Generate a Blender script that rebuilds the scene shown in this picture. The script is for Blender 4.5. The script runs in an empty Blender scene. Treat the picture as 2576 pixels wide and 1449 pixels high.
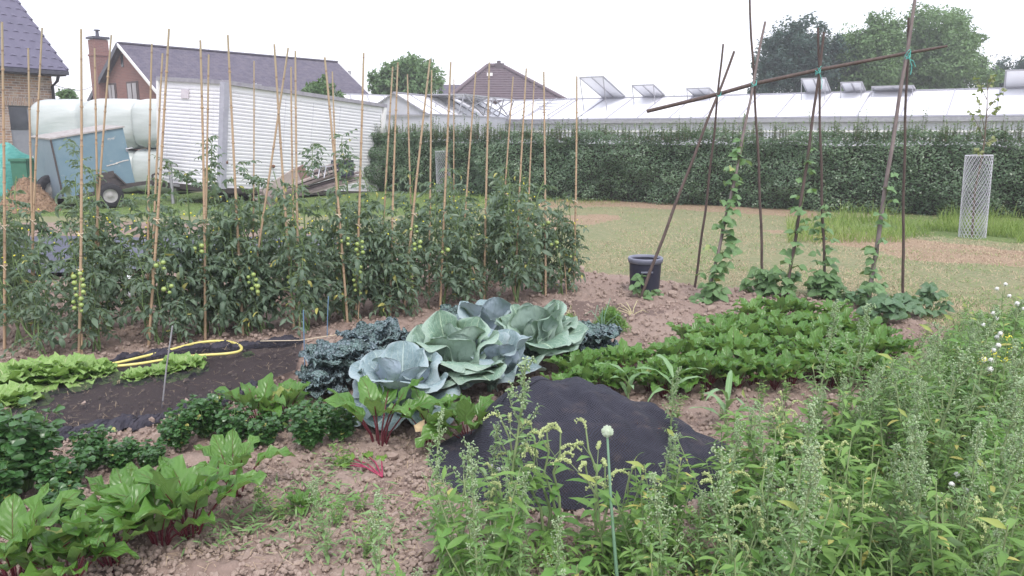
import bpy, math, random
import numpy as np
from mathutils import Vector, Matrix
random.seed(7); RNG = np.random.default_rng(11)
SC = bpy.context.scene
COL = SC.collection
PI = math.pi

# ------------------------------------------------------------------ camera, world, sun, exposure
CAMH, F, CU, CV, VH = 1.65, 1950.0, 1288.0, 724.5, 330.0
PITCH = math.atan((CV - VH) / F)
cam = bpy.data.cameras.new('camera'); camo = bpy.data.objects.new('camera', cam); COL.objects.link(camo)
camo.location = (0, 0, CAMH); camo.rotation_euler = (PI / 2 - PITCH, 0, 0)
cam.sensor_width = 36; cam.lens = F / 2576 * 36; cam.clip_start = 0.05; cam.clip_end = 3000
SC.camera = camo

w = bpy.data.worlds.new('World'); SC.world = w; w.use_nodes = True
nt = w.node_tree; nt.nodes.clear()
out = nt.nodes.new('ShaderNodeOutputWorld')
sky = nt.nodes.new('ShaderNodeTexSky'); sky.sky_type = 'NISHITA'; sky.sun_disc = False
SUN_EL, SUN_AZ = math.radians(58), math.radians(166)
sky.sun_elevation = SUN_EL; sky.sun_rotation = SUN_AZ; sky.air_density = 1.0; sky.dust_density = 4.0
bg1 = nt.nodes.new('ShaderNodeBackground'); bg1.inputs['Strength'].default_value = 0.06
bg2 = nt.nodes.new('ShaderNodeBackground'); bg2.inputs['Color'].default_value = (0.94, 0.94, 1.02, 1); bg2.inputs['Strength'].default_value = 0.95
nt.links.new(sky.outputs[0], bg1.inputs['Color'])
mx = nt.nodes.new('ShaderNodeAddShader')
nt.links.new(bg1.outputs[0], mx.inputs[0]); nt.links.new(bg2.outputs[0], mx.inputs[1])
nt.links.new(mx.outputs[0], out.inputs['Surface'])

sl = bpy.data.lights.new('sun', 'SUN'); sl.energy = 1.3; sl.angle = math.radians(14); sl.color = (1, 0.975, 0.94)
so = bpy.data.objects.new('sun', sl); COL.objects.link(so)
# direction towards the sun
sd = Vector((math.sin(SUN_AZ) * math.cos(SUN_EL), math.cos(SUN_AZ) * math.cos(SUN_EL), math.sin(SUN_EL)))
so.rotation_euler = sd.to_track_quat('Z', 'Y').to_euler()
so.location = (0, 0, 30)
SC.view_settings.view_transform = 'Standard'; SC.view_settings.look = 'None'
SC.view_settings.exposure = 0.52; SC.view_settings.gamma = 1.0

# ------------------------------------------------------------------ projection helpers
_f = np.array((0, math.cos(PITCH), -math.sin(PITCH))); _u = np.array((0, math.sin(PITCH), math.cos(PITCH))); _r = np.array((1.0, 0, 0))
C0 = np.array((0, 0, CAMH))
def ray(u, v): return _f + _r * (u - CU) / F + _u * (CV - v) / F
def at(u, v, Y):
    d = ray(u, v); return C0 + d * (Y / d[1])
def G(u, v, z=0.0):
    d = ray(u, v); return C0 + d * ((z - CAMH) / d[2])
def nrm(a):
    a = np.asarray(a, float); return a / np.maximum(np.linalg.norm(a, axis=-1, keepdims=True), 1e-9)

# ------------------------------------------------------------------ mesh builder
class MB:
    def __init__(s): s.V = []; s.Q = []; s.T = []; s.QM = []; s.TM = []; s.UV = []; s.R = []; s.n = 0; s.SQ = []; s.ST = []
    def add(s, V, Q=None, T=None, uv=None, mat=0, rnd=0.5, smooth=True):
        V = np.asarray(V, float).reshape(-1, 3); k = len(V)
        s.V.append(V); s.UV.append(np.zeros((k, 2)) if uv is None else np.asarray(uv, float).reshape(-1, 2))
        s.R.append(np.full(k, rnd, float) if np.isscalar(rnd) else np.asarray(rnd, float).reshape(-1))
        if Q is not None and len(Q):
            q = np.asarray(Q, int) + s.n; s.Q.append(q); s.QM.append(np.full(len(q), mat)); s.SQ.append(np.full(len(q), smooth))
        if T is not None and len(T):
            q = np.asarray(T, int) + s.n; s.T.append(q); s.TM.append(np.full(len(q), mat)); s.ST.append(np.full(len(q), smooth))
        s.n += k
    def mesh(s, name, origin=(0, 0, 0)):
        V = np.concatenate(s.V) - np.asarray(origin, float)
        uv = np.concatenate(s.UV); R = np.concatenate(s.R)
        me = bpy.data.meshes.new(name)
        Q = np.concatenate(s.Q) if s.Q else np.zeros((0, 4), int); T = np.concatenate(s.T) if s.T else np.zeros((0, 3), int)
        li = np.concatenate([Q.ravel(), T.ravel()]).astype(np.int32)
        ls = np.concatenate([np.arange(len(Q)) * 4, len(Q) * 4 + np.arange(len(T)) * 3]).astype(np.int32)
        mats = np.concatenate(s.QM + s.TM).astype(np.int32); sm = np.concatenate(s.SQ + s.ST).astype(bool)
        me.vertices.add(len(V)); me.vertices.foreach_set('co', V.astype(np.float32).ravel())
        me.loops.add(len(li)); me.loops.foreach_set('vertex_index', li)
        me.polygons.add(len(ls)); me.polygons.foreach_set('loop_start', ls)
        me.polygons.foreach_set('material_index', mats); me.polygons.foreach_set('use_smooth', sm)
        me.update(calc_edges=True)
        ul = me.uv_layers.new(name='UVMap'); ul.data.foreach_set('uv', uv[li].astype(np.float32).ravel())
        a = me.attributes.new('rnd', 'FLOAT', 'POINT'); a.data.foreach_set('value', R.astype(np.float32))
        me.validate()
        return me
    # ---- shapes
    def tube(s, pts, rad, n=6, mat=0, cap=True, rnd=0.5, smooth=True):
        P = np.asarray(pts, float); k = len(P)
        rad = np.full(k, rad, float) if np.isscalar(rad) else np.asarray(rad, float)
        tg = nrm(np.gradient(P, axis=0)); ref = np.array((0.13, 0.21, 0.97))
        if abs(tg[0] @ ref) > 0.95: ref = np.array((0.97, 0.1, 0.2))
        A = nrm(np.cross(tg, ref)); B = np.cross(tg, A)
        a = np.linspace(0, 2 * PI, n, endpoint=False)
        ring = P[:, None] + rad[:, None, None] * (np.cos(a)[None, :, None] * A[:, None] + np.sin(a)[None, :, None] * B[:, None])
        V = ring.reshape(-1, 3); i = np.arange(k - 1)[:, None] * n; j = np.arange(n)[None]
        j2 = (j + 1) % n
        Q = np.stack([i + j, i + j2, i + n + j2, i + n + j], -1).reshape(-1, 4)
        L = np.concatenate([[0], np.cumsum(np.linalg.norm(np.diff(P, axis=0), axis=1))])
        uv = np.stack([np.broadcast_to(a[None] / (2 * PI), (k, n)), np.broadcast_to(L[:, None], (k, n))], -1)
        s.add(V, Q, uv=uv, mat=mat, rnd=rnd, smooth=smooth)
        if cap:
            for e, r in ((0, range(n)), (k - 1, range(n))):
                V2 = np.concatenate([ring[e], P[e][None]])
                if e == 0: s.add(V2, T=[((q + 1) % n, q, n) for q in r], mat=mat, rnd=rnd, smooth=False)
                else: s.add(V2, T=[(q, (q + 1) % n, n) for q in r], mat=mat, rnd=rnd, smooth=False)
    def hexa(s, b, t, mat=0, rnd=0.5):
        """b,t : 4 bottom, 4 top corners in the same turning order"""
        V = [*b, *t]
        for f in ((0, 3, 2, 1), (4, 5, 6, 7), (0, 1, 5, 4), (1, 2, 6, 5), (2, 3, 7, 6), (3, 0, 4, 7)):
            q = [V[i] for i in f]
            q = np.array(q, float)
            lu = np.linalg.norm(q[1] - q[0]); lv = np.linalg.norm(q[3] - q[0])
            s.add(q, [(0, 1, 2, 3)], uv=[(0, 0), (lu, 0), (lu, lv), (0, lv)], mat=mat, rnd=rnd, smooth=False)
    def box(s, c, d, R=None, mat=0, rnd=0.5):
        c = np.asarray(c, float); h = np.asarray(d, float) / 2
        R = np.eye(3) if R is None else R
        P = [c + R @ (np.array(o) * h) for o in ((-1, -1, -1), (1, -1, -1), (1, 1, -1), (-1, 1, -1), (-1, -1, 1), (1, -1, 1), (1, 1, 1), (-1, 1, 1))]
        s.hexa(P[:4], P[4:], mat, rnd)
    def beam(s, a, b, w, h, mat=0, up=(0, 0, 1), rnd=0.5):
        a = np.asarray(a, float); b = np.asarray(b, float); d = nrm(b - a); sd_ = nrm(np.cross(d, up)); up2 = np.cross(sd_, d)
        o = [(-sd_ * w - up2 * h) / 2, (sd_ * w - up2 * h) / 2, (sd_ * w + up2 * h) / 2, (-sd_ * w + up2 * h) / 2]
        s.hexa([a + q for q in o], [b + q for q in o], mat, rnd)
    def quad(s, a, b, c, d, mat=0, uv=None, rnd=0.5):
        a, b, c, d = [np.asarray(q, float) for q in (a, b, c, d)]
        lu = np.linalg.norm(b - a); lv = np.linalg.norm(d - a)
        s.add([a, b, c, d], [(0, 1, 2, 3)], uv=uv or [(0, 0), (lu, 0), (lu, lv), (0, lv)], mat=mat, smooth=False, rnd=rnd)
    def slab(s, a, b, c, d, th, mat=0):
        """a plate of thickness th behind the quad abcd"""
        q = np.array([a, b, c, d], float); n = nrm(np.cross(q[1] - q[0], q[3] - q[0]))
        s.hexa(q - n * th, q, mat)
    def lathe(s, prof, c=(0, 0, 0), n=24, mat=0, sq=None, rnd=0.5):
        c = np.asarray(c, float); a = np.linspace(0, 2 * PI, n, endpoint=False); k = len(prof)
        V = np.array([[(r * math.cos(t), r * math.sin(t), z) for t in a] for r, z in prof]).reshape(-1, 3) + c
        i = np.arange(k - 1)[:, None] * n; j = np.arange(n)[None]; j2 = (j + 1) % n
        s.add(V, np.stack([i + j, i + j2, i + n + j2, i + n + j], -1).reshape(-1, 4), mat=mat, rnd=rnd)
    def grid(s, P, mat=0, uv=None, rnd=0.5, smooth=True):
        """P (k,m,3)"""
        k, m = P.shape[:2]; i = np.arange(k - 1)[:, None] * m; j = np.arange(m - 1)[None]
        Q = np.stack([i + j, i + j + 1, i + m + j + 1, i + m + j], -1).reshape(-1, 4)
        if uv is None:
            uv = np.stack(np.meshgrid(np.linspace(0, 1, m), np.linspace(0, 1, k)), -1)
        s.add(P.reshape(-1, 3), Q, uv=uv, mat=mat, rnd=rnd, smooth=smooth)
    def leaves(s, P, D, N, L, W, prof, m=3, droop=0.0, cup=0.0, ruf=0.0, rf=2.5, mat=0, rnd=None, bumpy=0.0, lobes=0.0, lf=5, seed=None, roll=0.0):
        rg = RNG
        P = np.atleast_2d(np.asarray(P, float)); n = len(P)
        D = nrm(np.broadcast_to(np.asarray(D, float), (n, 3))); N = np.broadcast_to(np.asarray(N, float), (n, 3))
        S = nrm(np.cross(D, N + 1e-4)); N = np.cross(S, D)
        L = np.broadcast_to(np.asarray(L, float), (n,)); W = np.broadcast_to(np.asarray(W, float), (n,))
        droop = np.broadcast_to(np.asarray(droop, float), (n,)); cup = np.broadcast_to(np.asarray(cup, float), (n,))
        pr = np.asarray(prof, float); t = pr[:, 0]; wd = pr[:, 1]; k = len(t)
        tm = (t[1:] + t[:-1]) / 2; ds = np.diff(t)
        th = droop[:, None] * tm[None]
        x = np.concatenate([np.zeros((n, 1)), np.cumsum(np.cos(th) * ds, 1)], 1) + t[0]
        z = np.concatenate([np.zeros((n, 1)), -np.cumsum(np.sin(th) * ds, 1)], 1)
        cen = P[:, None] + L[:, None, None] * (x[..., None] * D[:, None] + z[..., None] * N[:, None])
        tt = droop[:, None] * t[None]
        Nl = np.cos(tt)[..., None] * N[:, None] + np.sin(tt)[..., None] * D[:, None]
        sx = np.linspace(-1, 1, m)
        hw = (W[:, None] / 2 * wd[None])
        if lobes:
            hw = hw * (1 + lobes * np.sin(t[None] * lf * 2 * PI + rg.uniform(0, 6, (n, 1))))
        ph = rg.uniform(0, 6.28, (n, 1, 1))
        lift = cup[:, None, None] * hw[..., None] * np.abs(sx)[None, None] ** 1.5
        if roll: lift = lift - roll * hw[..., None] * np.abs(sx)[None, None] ** 6
        if ruf: lift = lift + ruf * W[:, None, None] * np.sin(ph + rf * 2 * PI * t[None, :, None] + 1.7 * np.sign(sx)[None, None]) * (sx ** 2)[None, None] * np.minimum(1, wd * 1.5)[None, :, None]
        if bumpy: lift = lift + bumpy * rg.normal(0, 1, (n, k, m))
        V = cen[:, :, None] + hw[..., None, None] * sx[None, None, :, None] * S[:, None, None] + lift[..., None] * Nl[:, :, None]
        i = np.arange(k - 1)[:, None] * m; j = np.arange(m - 1)[None]
        q = np.stack([i + j, i + j + 1, i + m + j + 1, i + m + j], -1).reshape(-1, 4)
        Q = (q[None] + (np.arange(n) * k * m)[:, None, None]).reshape(-1, 4)
        uv = np.broadcast_to(np.stack(np.meshgrid(sx * .5 + .5, t), -1)[None], (n, k, m, 2))
        r = rg.uniform(0, 1, n) if rnd is None else np.broadcast_to(np.asarray(rnd, float), (n,))
        s.add(V.reshape(-1, 3), Q, uv=uv.reshape(-1, 2), mat=mat, rnd=np.repeat(r, k * m))
    def blobs(s, P, r, mat=0, rnd=None, jit=0.2):
        P = np.atleast_2d(np.asarray(P, float)); n = len(P); r = np.broadcast_to(np.asarray(r, float), (n,))
        o = np.array([(1, 0, 0), (0, 1, 0), (-1, 0, 0), (0, -1, 0), (0, 0, 1), (0, 0, -1)], float)
        V = P[:, None] + r[:, None, None] * (o[None] + RNG.normal(0, jit, (n, 6, 3)))
        T = np.array([(0, 1, 4), (1, 2, 4), (2, 3, 4), (3, 0, 4), (1, 0, 5), (2, 1, 5), (3, 2, 5), (0, 3, 5)])
        T = (T[None] + (np.arange(n) * 6)[:, None, None]).reshape(-1, 3)
        rr = RNG.uniform(0, 1, n) if rnd is None else np.broadcast_to(rnd, (n,))
        s.add(V.reshape(-1, 3), T=T, mat=mat, rnd=np.repeat(rr, 6))
    def sphere(s, c, r, n=10, k=7, mat=0, rnd=0.5, sc=(1, 1, 1)):
        c = np.asarray(c, float)
        a = np.linspace(0, 2 * PI, n + 1); b = np.linspace(0, PI, k)
        P = np.stack([np.sin(b)[:, None] * np.cos(a)[None] * sc[0], np.sin(b)[:, None] * np.sin(a)[None] * sc[1], np.cos(b)[:, None] * np.ones(n + 1)[None] * sc[2]], -1) * r + c
        s.grid(P[::-1], mat=mat, rnd=rnd)

ICO = None
def ico():
    global ICO
    if ICO is None:
        p = (1 + 5 ** .5) / 2
        V = nrm(np.array([(-1, p, 0), (1, p, 0), (-1, -p, 0), (1, -p, 0), (0, -1, p), (0, 1, p), (0, -1, -p), (0, 1, -p), (p, 0, -1), (p, 0, 1), (-p, 0, -1), (-p, 0, 1)]))
        T = np.array([(0, 11, 5), (0, 5, 1), (0, 1, 7), (0, 7, 10), (0, 10, 11), (1, 5, 9), (5, 11, 4), (11, 10, 2), (10, 7, 6), (7, 1, 8), (3, 9, 4), (3, 4, 2), (3, 2, 6), (3, 6, 8), (3, 8, 9), (4, 9, 5), (2, 4, 11), (6, 2, 10), (8, 6, 7), (9, 8, 1)])
        ICO = (V, T)
    return ICO

def rotz(a): c, s = math.cos(a), math.sin(a); return np.array(((c, -s, 0), (s, c, 0), (0, 0, 1)))

# ------------------------------------------------------------------ objects
ORG = {}
def thing(name, label, cat, loc=(0, 0, 0), group=None):
    o = bpy.data.objects.new(name, None); COL.objects.link(o); o.empty_display_size = 0.1
    o.location = tuple(float(q) for q in loc); o['label'] = label; o['category'] = cat
    if group: o['group'] = group
    ORG[o.name] = tuple(loc); return o
def tag(o, label, cat, group=None, kind=None):
    if label: o['label'] = label
    if cat: o['category'] = cat
    if group: o['group'] = group
    if kind: o['kind'] = kind
    return o
def obj(name, mb, mats, parent=None, origin=(0, 0, 0), label=None):
    if parent is not None: origin = ORG[parent.name]
    me = mb.mesh(name, origin)
    for m in (mats if isinstance(mats, (list, tuple)) else [mats]): me.materials.append(m)
    o = bpy.data.objects.new(name, me); COL.objects.link(o)
    if parent is not None: o.parent = parent
    else: o.location = tuple(float(q) for q in origin)
    ORG[o.name] = tuple(origin)
    if label: o['label'] = label
    return o
KIDS = {}
def kids(o):
    return list(o.children)
def dup(root, loc, rz=0.0, sc=1.0, label=None, group=None, tilt=(0, 0)):
    r = root.copy(); COL.objects.link(r); place(r, loc, rz, sc, tilt)
    if label: r['label'] = label
    if group: r['group'] = group
    for ch in kids(root):
        c = ch.copy(); COL.objects.link(c); c.parent = r
        for g in kids(ch):
            d = g.copy(); COL.objects.link(d); d.parent = c
    return r
def place(o, loc, rz=0.0, sc=1.0, tilt=(0, 0)):
    o.location = tuple(float(q) for q in loc); o.rotation_euler = (tilt[0], tilt[1], rz)
    o.scale = (sc, sc, sc) if np.isscalar(sc) else tuple(sc)
used = {}
def put(protos, i, loc, rz, sc, label, group=None, tilt=(0, 0)):
    p = protos[i % len(protos)]
    if p.name not in used:
        used[p.name] = 1; place(p, loc, rz, sc, tilt); p['label'] = label
        if group: p['group'] = group
        return p
    return dup(p, loc, rz, sc, label, group, tilt)

# ------------------------------------------------------------------ materials
class NT:
    def __init__(s, name):
        s.m = bpy.data.materials.new(name); s.m.use_nodes = True; s.t = s.m.node_tree; s.t.nodes.clear()
        s.o = s.t.nodes.new('ShaderNodeOutputMaterial')
    def n(s, typ, **kw):
        x = s.t.nodes.new(typ)
        for k, v in kw.items():
            if k.startswith('i_'):
                x.inputs[k[2:].replace('_', ' ')].default_value = v
            else: setattr(x, k, v)
        return x
    def l(s, a, b): s.t.links.new(a, b)
    def math(s, op, a, b=None, c=None):
        x = s.n('ShaderNodeMath', operation=op)
        for i, v in enumerate((a, b, c)):
            if v is None: continue
            if isinstance(v, (int, float)): x.inputs[i].default_value = v
            else: s.l(v, x.inputs[i])
        return x.outputs[0]
    def mix(s, f, a, b, bt='MIX'):
        x = s.n('ShaderNodeMix', data_type='RGBA', blend_type=bt)
        for i, v in ((0, f), (6, a), (7, b)):
            if isinstance(v, (int, float)): x.inputs[i].default_value = v
            elif isinstance(v, (tuple, list)): x.inputs[i].default_value = (*v[:3], 1)
            else: s.l(v, x.inputs[i])
        return x.outputs[2]
    def noise(s, scale, detail=4, rough=.55, vec=None, out='Fac', dist=0.0):
        x = s.n('ShaderNodeTexNoise'); x.inputs['Scale'].default_value = scale; x.inputs['Detail'].default_value = detail
        x.inputs['Roughness'].default_value = rough; x.inputs['Distortion'].default_value = dist
        if vec is not None: s.l(vec, x.inputs['Vector'])
        return x.outputs[out]
    def ramp(s, fac, a, b):
        x = s.n('ShaderNodeMapRange'); x.inputs['From Min'].default_value = a; x.inputs['From Max'].default_value = b; s.l(fac, x.inputs['Value']); return x.outputs[0]
    def coord(s, k='Object'):
        return s.n('ShaderNodeTexCoord').outputs[k]
    def princ(s, col, rough=.8, spec=.3, metal=0.0, bump=None, bstr=.3, bdist=.01, alpha=None):
        p = s.n('ShaderNodeBsdfPrincipled')
        if isinstance(col, (tuple, list)): p.inputs['Base Color'].default_value = (*col[:3], 1)
        else: s.l(col, p.inputs['Base Color'])
        if isinstance(rough, (int, float)): p.inputs['Roughness'].default_value = rough
        else: s.l(rough, p.inputs['Roughness'])
        p.inputs['Specular IOR Level'].default_value = spec; p.inputs['Metallic'].default_value = metal
        if bump is not None:
            b = s.n('ShaderNodeBump'); b.inputs['Strength'].default_value = bstr; b.inputs['Distance'].default_value = bdist
            s.l(bump, b.inputs['Height']); s.l(b.outputs[0], p.inputs['Normal'])
        if alpha is not None: s.l(alpha, p.inputs['Alpha'])
        return p.outputs[0]
    def done(s, sh): s.l(sh, s.o.inputs['Surface']); return s.m
    def attr(s, name): return s.n('ShaderNodeAttribute', attribute_name=name).outputs['Fac']

def leafmat(name, c1, c2, back=None, vein=None, rough=.5, spec=.4, transl=.25, side=7.0, slant=.35, vw=.05, noise=6.0, bump=0.0, edge=None, tcol=None, sidek=.6, net=0.0, old=0.0):
    t = NT(name); uvn = t.coord('UV'); sp = t.n('ShaderNodeSeparateXYZ'); t.l(uvn, sp.inputs[0])
    s_ = t.math('ABSOLUTE', t.math('MULTIPLY_ADD', sp.outputs[0], 2.0, -1.0)); v = sp.outputs[1]
    nz = t.noise(noise, 3, .6, t.coord('Object'))
    f = t.math('ADD', t.math('MULTIPLY', t.attr('rnd'), .7), t.math('MULTIPLY', t.math('SUBTRACT', nz, .35), .6))
    col = t.mix(t.ramp(f, 0, 1), c1, c2)
    if old:
        col = t.mix(t.ramp(t.attr('rnd'), 1 - old, 1 - old * .6), col, (.42, .4, .12))
    hb = None
    if vein is not None:
        mid = t.ramp(s_, vw * 1.3, vw * .4)
        q = t.math('MULTIPLY', t.math('SUBTRACT', v, t.math('MULTIPLY', s_, slant)), side)
        q = t.math('ADD', q, t.math('MULTIPLY', nz, .5))
        fr = t.math('ABSOLUTE', t.math('SUBTRACT', t.math('FRACT', q), .5))
        sv = t.math('MULTIPLY', t.ramp(fr, .07, .015), sidek)
        vm = t.math('MAXIMUM', mid, sv)
        col = t.mix(vm, col, vein); hb = t.math('SUBTRACT', fr, mid)
        if net:
            vo = t.n('ShaderNodeTexVoronoi', feature='DISTANCE_TO_EDGE'); vo.inputs['Scale'].default_value = 38; t.l(t.coord('Object'), vo.inputs['Vector'])
            e1 = t.ramp(vo.outputs['Distance'], .09, .0); col = t.mix(t.math('MULTIPLY', e1, net), col, vein)
            blot = t.ramp(t.noise(11, 5, .7, t.coord('Object')), .6, .72); col = t.mix(t.math('MULTIPLY', blot, .35), col, tuple(q * .62 for q in c1))
            hb = t.math('ADD', t.math('MULTIPLY', vm, -.5), t.math('MULTIPLY', t.noise(16, 3, .6, t.coord('Object')), .9))
    if edge is not None:
        col = t.mix(t.math('MULTIPLY', t.ramp(s_, .75, 1.0), .5), col, edge)
    if back is not None:
        g = t.n('ShaderNodeNewGeometry'); col = t.mix(g.outputs['Backfacing'], col, back)
    sh = t.princ(col, rough, spec, bump=(hb if (hb is not None and bump) else (nz if bump else None)), bstr=bump, bdist=.01)
    if transl:
        tr = t.n('ShaderNodeBsdfTranslucent')
        x = t.mix(.65, col, tcol or (0.25, 0.42, 0.05)); t.l(x, tr.inputs['Color'])
        ms = t.n('ShaderNodeMixShader'); ms.inputs[0].default_value = transl
        t.l(sh, ms.inputs[1]); t.l(tr.outputs[0], ms.inputs[2]); sh = ms.outputs[0]
    return t.done(sh)
def plain(name, c1, c2=None, rough=.7, spec=.3, scale=8, metal=0.0, bump=0.0, bdist=.005, stretch=None, detail=5):
    t = NT(name); c = t.coord('Object')
    if stretch:
        mp = t.n('ShaderNodeMapping'); mp.inputs['Scale'].default_value = stretch; t.l(c, mp.inputs[0]); c = mp.outputs[0]
    nz = t.noise(scale, detail, .6, c)
    col = t.mix(t.ramp(nz, .3, .7), c1, c2 or tuple(q * .75 for q in c1))
    return t.done(t.princ(col, rough, spec, metal, bump=nz if bump else None, bstr=bump, bdist=bdist))

M = {}
M['tomato_leaf'] = leafmat('tomato_leaf', (.078, .125, .085), (.14, .2, .13), back=(.22, .28, .21), rough=.5, transl=.18, noise=9, old=.03)
M['stem_green'] = plain('stem_green', (.14, .22, .08), (.2, .28, .12), rough=.6)
M['tomato_fruit'] = plain('tomato_fruit', (.24, .34, .09), (.34, .42, .14), rough=.25, spec=.5, scale=20)
M['yellow_flower'] = plain('yellow_flower', (.8, .68, .05), (.7, .7, .1))
def bamboo():
    t = NT('bamboo'); sp = t.n('ShaderNodeSeparateXYZ'); t.l(t.coord('UV'), sp.inputs[0])
    oi = t.n('ShaderNodeObjectInfo').outputs['Random']
    v = t.math('ADD', t.math('MULTIPLY', sp.outputs[1], 3.6), oi)
    fr = t.math('ABSOLUTE', t.math('SUBTRACT', t.math('FRACT', v), .5))
    node = t.ramp(fr, .035, .01)
    nz = t.noise(14, 4, .6, t.coord('Object'))
    base = t.mix(t.ramp(nz, .3, .75), (.48, .34, .215), (.37, .255, .17))
    base = t.mix(t.math('MULTIPLY', oi, .35), base, (.45, .36, .26))
    base = t.mix(t.ramp(sp.outputs[1], 1.8, 2.6), base, (.36, .32, .22))
    col = t.mix(t.math('MULTIPLY', node, .65), base, (.2, .12, .08))
    return t.done(t.princ(col, .5, .35, bump=node, bstr=.4, bdist=.003))
M['bamboo'] = bamboo()
M['pole_wood'] = plain('pole_wood', (.13, .095, .085), (.075, .055, .05), scale=10, stretch=(4, 4, .6), bump=.4)
M['pole_grey'] = plain('pole_grey', (.24, .2, .19), (.13, .1, .1), scale=10, stretch=(4, 4, .6), bump=.4)
M['twine_teal'] = plain('twine_teal', (.1, .5, .42), (.15, .55, .5))
M['twine_pale'] = plain('twine_pale', (.5, .42, .3), (.6, .52, .4))
M['bean_leaf'] = leafmat('bean_leaf', (.1, .2, .075), (.17, .29, .13), back=(.2, .3, .16), vein=(.2, .32, .15), rough=.5, transl=.25, side=5, old=.015)
M['bush_leaf'] = leafmat('bush_leaf', (.06, .13, .06), (.13, .22, .12), back=(.18, .26, .16), vein=(.17, .27, .15), rough=.45, transl=.2, side=5)
M['beet_leaf'] = leafmat('beet_leaf', (.075, .19, .03), (.14, .29, .06), back=(.16, .27, .1), vein=(.13, .07, .035), rough=.33, spec=.55, transl=.3, side=6, vw=.03, bump=.5, sidek=.0, old=.008)
M['beet_young'] = leafmat('beet_young', (.16, .32, .05), (.22, .4, .08), back=(.2, .33, .1), vein=(.3, .4, .1), rough=.35, spec=.5, transl=.3, side=6, vw=.05, bump=.4)
M['beet_stalk'] = plain('beet_stalk', (.08, .01, .02), (.15, .025, .035), rough=.4, spec=.5)
M['beet_cut'] = plain('beet_cut', (.26, .025, .075), (.33, .05, .1), rough=.5)
M['cab_leaf'] = leafmat('cab_leaf', (.145, .245, .185), (.21, .32, .255), back=(.3, .4, .35), vein=(.46, .6, .44), rough=.5, spec=.35, transl=.12, side=4.2, slant=.95, vw=.035, noise=7, bump=.7, edge=(.42, .52, .46), sidek=.5, net=.3)
M['cab_blue'] = leafmat('cab_blue', (.17, .25, .26), (.24, .33, .37), back=(.33, .4, .48), vein=(.45, .56, .54), rough=.5, spec=.35, transl=.1, side=4.2, slant=.95, vw=.035, noise=7, bump=.7, edge=(.45, .52, .55), sidek=.5, net=.25)
def savoymat():
    t = NT('savoy_leaf'); g = t.n('ShaderNodeNewGeometry')
    vo = t.n('ShaderNodeTexVoronoi', feature='F1'); vo.inputs['Scale'].default_value = 55; t.l(t.coord('Object'), vo.inputs['Vector'])
    col = t.mix(t.ramp(vo.outputs['Distance'], .1, .6), (.36, .42, .48), (.16, .23, .25))
    col = t.mix(t.math('MULTIPLY', t.attr('rnd'), .4), col, (.16, .27, .19))
    return t.done(t.princ(col, .8, .15, bump=t.math('MULTIPLY', vo.outputs['Distance'], -1.0), bstr=1.0, bdist=.03))
M['savoy'] = savoymat()
M['celery_leaf'] = leafmat('celery_leaf', (.035, .1, .03), (.075, .18, .055), back=(.11, .2, .09), rough=.3, spec=.6, transl=.2, old=.03)
M['celery_stalk'] = plain('celery_stalk', (.12, .22, .07), (.18, .3, .1), rough=.4)
M['lettuce_leaf'] = leafmat('lettuce_leaf', (.2, .36, .09), (.34, .5, .17), back=(.3, .45, .15), vein=(.5, .6, .3), rough=.4, transl=.3, side=6, bump=.6)
M['weed_leaf'] = leafmat('weed_leaf', (.095, .2, .045), (.2, .34, .085), back=(.19, .28, .15), rough=.55, transl=.25, noise=5, old=.03)
M['weed_bright'] = leafmat('weed_bright', (.1, .24, .05), (.2, .36, .09), back=(.2, .32, .12), rough=.5, transl=.3, noise=5, old=.03)
M['goose_leaf'] = leafmat('goose_leaf', (.12, .23, .075), (.22, .35, .14), back=(.26, .36, .22), rough=.6, transl=.2)
M['goose_seed'] = plain('goose_seed', (.26, .36, .2), (.38, .47, .29), rough=.9, scale=60)
M['weed_stem'] = plain('weed_stem', (.2, .28, .12), (.27, .33, .17), rough=.6)
M['spike_yellow'] = plain('spike_yellow', (.4, .48, .2), (.5, .56, .28), rough=.8, scale=80)
M['grass_long'] = leafmat('grass_long', (.13, .26, .06), (.26, .4, .13), rough=.5, transl=.3)
M['fluff'] = plain('fluff', (.85, .85, .85), (.75, .74, .72), rough=1)
M['allium_stem'] = plain('allium_stem', (.15, .28, .18), (.2, .33, .22), rough=.5)
M['allium_fl'] = plain('allium_fl', (.62, .68, .58), (.48, .58, .42), rough=.9, scale=100)
M['corn_leaf'] = leafmat('corn_leaf', (.14, .28, .1), (.26, .4, .22), back=(.22, .34, .18), vein=(.35, .48, .3), side=.01, rough=.4, transl=.25)
M['onion_dry'] = plain('onion_dry', (.5, .42, .28), (.4, .42, .2))
M['dry_straw'] = plain('dry_straw', (.5, .4, .27), (.38, .28, .18))
M['hedge_leaf'] = leafmat('hedge_leaf', (.066, .12, .068), (.145, .22, .12), back=(.16, .22, .145), rough=.36, spec=.55, transl=.2, noise=1.2)
M['hedge_tip'] = leafmat('hedge_tip', (.13, .2, .105), (.22, .29, .17), back=(.22, .29, .19), rough=.5, transl=.25, noise=2)
M['tree_dark'] = leafmat('tree_dark', (.035, .07, .06), (.06, .105, .088), rough=.7, transl=.1, noise=.5)
M['tree_mid'] = leafmat('tree_mid', (.1, .18, .075), (.17, .27, .115), rough=.7, transl=.2, noise=.35)
M['tree_light'] = leafmat('tree_light', (.08, .16, .06), (.15, .24, .11), rough=.6, transl=.2, noise=.6)
M['bark'] = plain('bark', (.11, .08, .06), (.06, .045, .035), scale=12, bump=.5)
M['twig'] = plain('twig', (.17, .13, .1), (.1, .08, .06), scale=12)
M['sap_leaf'] = leafmat('sap_leaf', (.2, .24, .1), (.3, .31, .15), rough=.6, transl=.25)

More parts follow.
